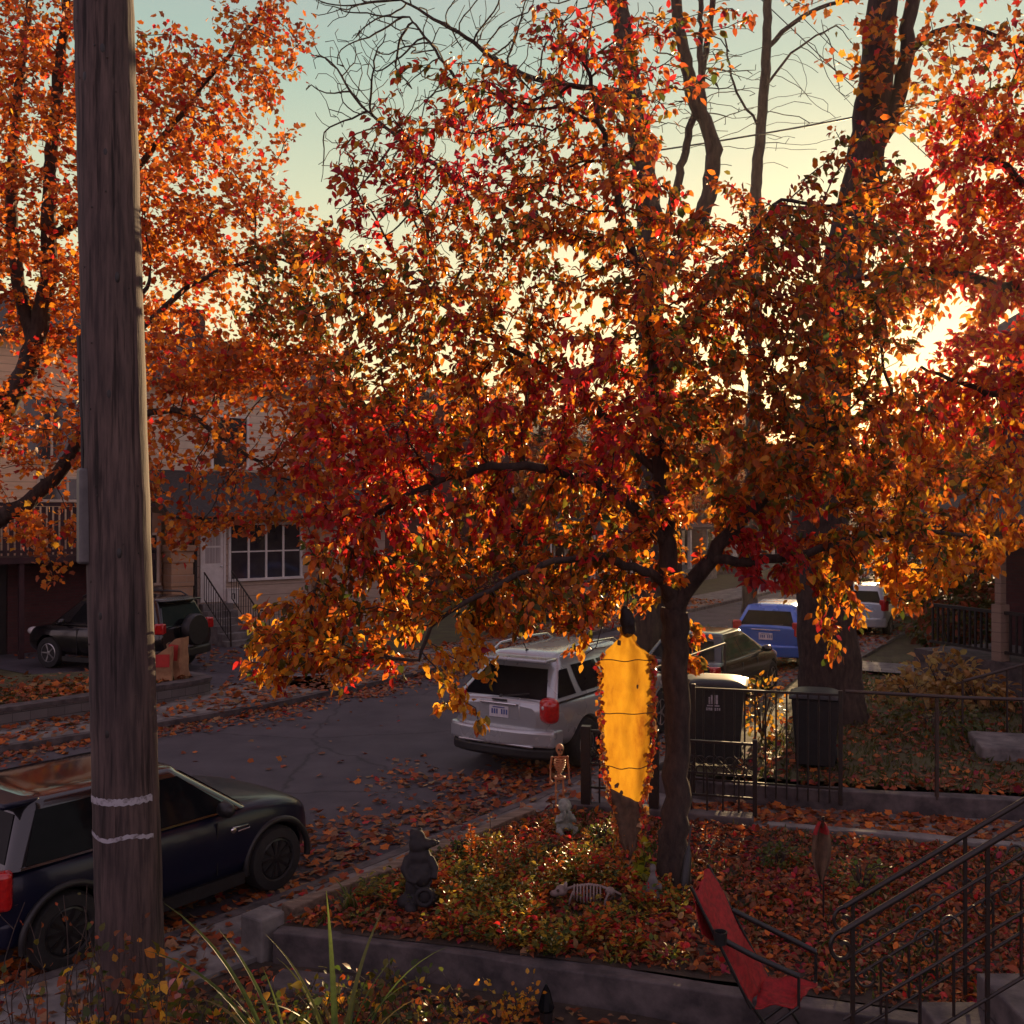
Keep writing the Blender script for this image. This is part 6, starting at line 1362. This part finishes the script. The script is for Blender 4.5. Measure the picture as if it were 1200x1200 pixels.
weeds('small yellow-leaved weed in front of the bed wall', 590, 7.3, 6, .42, 22, [YELLOW, GOLD, OLIVE], [5, 4, 2], .12, .04); weeds('tiny yellow weed left of the garden light', 548, 7.0, 4, .34, 16, [YELLOW, GOLD, OLIVE], [5, 4, 2], .1, .04)
# golden hostas and shrubs in the neighbour's yard
def leafy(name, label, loc, r, h, n, size, pal, wts, tpl='pear', wid_=1.2):
    t = thing(name, label, 'plant', loc); m = MB(); nb = 14; tips = []
    for k in range(nb):
        a = rng.uniform(0, 6.3); f = rng.uniform(.3, 1); e = Vector((r*.8*f*math.cos(a), r*.8*f*math.sin(a), h*rng.uniform(.6, 1))); m.tube([(0, 0, -.02), e*.5+Vector((0, 0, .08)), e], [.01, .007, .003], 5); tips.append(e)
    m.build('stems', 'twig', t)
    q = rng.normal(0, 1, (n, 3)); q /= np.linalg.norm(q, axis=1, keepdims=True); rr = rng.uniform(.2, 1, (n, 1))**.5; p = q*rr*np.array([r, r, h*.5])+np.array([0, 0, h*.5])
    p[:, 2] = np.maximum(p[:, 2], .03); lump_ = np.array([fnoise(x, 3.0/r*.6, loc[0]) for x in p]); p = p[lump_ > -.25]; q = q[lump_ > -.25]; n = len(p)
    link_mesh(leaf_mesh('leaves', p, q+np.array([0, 0, -.15])+rng.normal(0, .4, (n, 3)), q*.6+rng.normal(0, .4, (n, 3))+np.array([0, 0, .8]), size*rng.uniform(.6, 1.3, n), palette(pal, wts, n), tpl, wid_), 'leaves', 'blade_leaf', t)
HP = [(.36, .22, .07), (.42, .30, .12), (.28, .14, .04)]
for k, (u, Y, r, h, lab) in enumerate(((1068, 17.6, .55, .55, 'leftmost golden hosta clump in the neighbour yard'), (1105, 18.1, .7, .85, 'tallest golden hosta clump in the neighbour yard'), (1145, 17.4, .6, .6, 'golden hosta clump nearest the right railing'))):
    leafy('hosta', lab, (at(u, Y), Y, yardz(0, Y)), r, h, 300, .15, HP, [4, 3, 2])
leafy('shrub', 'low dark green shrub in front of the golden hostas', (at(1090, 15.6), 15.6, yardz(0, 15.6)), .9, .5, 420, .09, [GREEN, OLIVE, BROWN], [4, 4, 2]); leafy('shrub', 'yellow flowering shrub between the two bins', (at(893, 15.2), 15.2, .34), .38, .95, 240, .08, [YELLOW, OLIVE, GOLD, BROWN], [3, 4, 2, 2])
leafy('shrub', 'dark bush against the far house left of the silver SUV', (-.2, 30, .1), 1.6, 2.2, 900, .14, [BROWN, OLIVE, GREEN, RUST], [4, 3, 3, 2]); leafy('shrub', 'rounded dark bush beside the far porch railing', (-5.4, 29.2, .1), 1.1, 1.5, 700, .12, [BROWN, OLIVE, GREEN], [4, 3, 3])

# near-side row down the street and the wooded end
rows2 = [('red brick house beyond the neighbour on the near side', 33, 'red_brick', 'shingle', 7.4), ('tan house two doors past the neighbour', 44, 'tan_siding', 'shingle', 7.6), ('dull grey house three doors past the neighbour', 55, 'dull_siding', 'red_shingle', 7.2), ('brick house at the near end of the wooded slope', 67, 'red_brick', 'shingle', 7.6)]
for lab, yy, wm, rm, hh in rows2:
    c = Vector((6.0, 22.9, .05))+Vector((.52, .854, 0))*((yy-22.9)/.854)+Vector((.854, -.52, 0))*8.5+Vector((.52, .854, 0))*9
    row_house(lab, c, ER+math.pi, 8.6, 9, hh-1.2, hh+.9, wm, rm)
def far_wood(name, pts, h, n):
    L = []; 
    for k in range(n):
        i = rng.integers(0, len(pts)-1); f = rng.uniform(); a = np.array(pts[i]); b = np.array(pts[i+1]); q = a+(b-a)*f
        top = h*(.72+.5*noise.noise(Vector((q[0]*.09, q[1]*.09, 2)))+.18*noise.noise(Vector((q[0]*.4, q[1]*.4, 5))))
        L.append((q[0]+rng.normal(0, 3), q[1]+rng.normal(0, 3), top*rng.uniform(0, 1)**.7))
    p = np.array(L); me = leaf_mesh(name, p, rng.normal(0, 1, (n, 3)), rng.normal(0, 1, (n, 3)), rng.uniform(.6, 1.5, n), palette([RUST, BROWN, ORANGE, OLIVE, TAN], [4, 5, 2, 2, 1], n), 'quad')
    return tag(link_mesh(me, name, 'dead_leaf'), kind='stuff')
far_wood('wood', [(-60, 95), (-20, 120), (20, 128), (50, 125), (75, 105), (85, 70), (70, 30)], 9.5, 14000)

for k, (x, y, r, h, lab) in enumerate(((11.0, 25.5, 1.3, 2.3, 'dark hedge bush behind the neighbour porch railing'), (12.6, 29.5, 1.9, 3.0, 'tall dark hedge bush right of the pale car'), (12.0, 35, 1.8, 2.8, 'brown hedge bush beyond the pale car'), (15.5, 38, 2.2, 3.2, 'farthest rusty hedge bush at the right'))):
    leafy('hedge_bush', lab, (x, y, .1), r, h, 1500, .2, [BROWN, OLIVE, GREEN, RUST], [4, 4, 3, 2 if k < 2 else 5])

grass('weed_grass', bedall, 5200, bedz, .085, ([(.06, .085, .02), (.10, .11, .03), (.17, .14, .05)], [5, 3, 2]), lambda x, y: max(0, .25+1.3*nz(x, y, 1.1, 31)), .6)
for k, (u, Y, r, h, lab) in enumerate(((1010, 9.3, .30, .28, 'green weed clump right of the garden flag'), (915, 9.9, .22, .2, 'small green weed clump left of the garden flag'), (705, 10.6, .2, .16, 'little green clump by the back wall under the shroud'), (640, 9.9, .22, .18, 'low green clump in front of the child statue'), (735, 9.6, .16, .16, 'dark green clump at the foot of the shroud'), (535, 10.0, .25, .2, 'green clump beside the timber edging'))):
    leafy('weed_clump', lab, (at(u, Y), Y, bedz(at(u, Y), Y)), r, h, 170, .05, [(.06, .10, .02), (.10, .13, .03), OLIVE], [4, 3, 2])
# ------------------------------------------------------------------ thin evening air
if HAZE:
    hm = bpy.data.materials.new('haze'); hm.use_nodes = True; ht = hm.node_tree; ht.nodes.remove(ht.nodes['Principled BSDF'])
    pv = ht.nodes.new('ShaderNodeVolumePrincipled'); pv.inputs['Color'].default_value = (1, .86, .80, 1); pv.inputs['Density'].default_value = HAZE; pv.inputs['Anisotropy'].default_value = .72
    ht.links.new(pv.outputs[0], ht.nodes['Material Output'].inputs['Volume']); MATS['haze'] = hm
    m = MB(); m.box(-90, 90, -20, 150, -1.03, 16); tag(m.build('haze', 'haze'), kind='stuff')
    SC.cycles.volume_bounces = 0
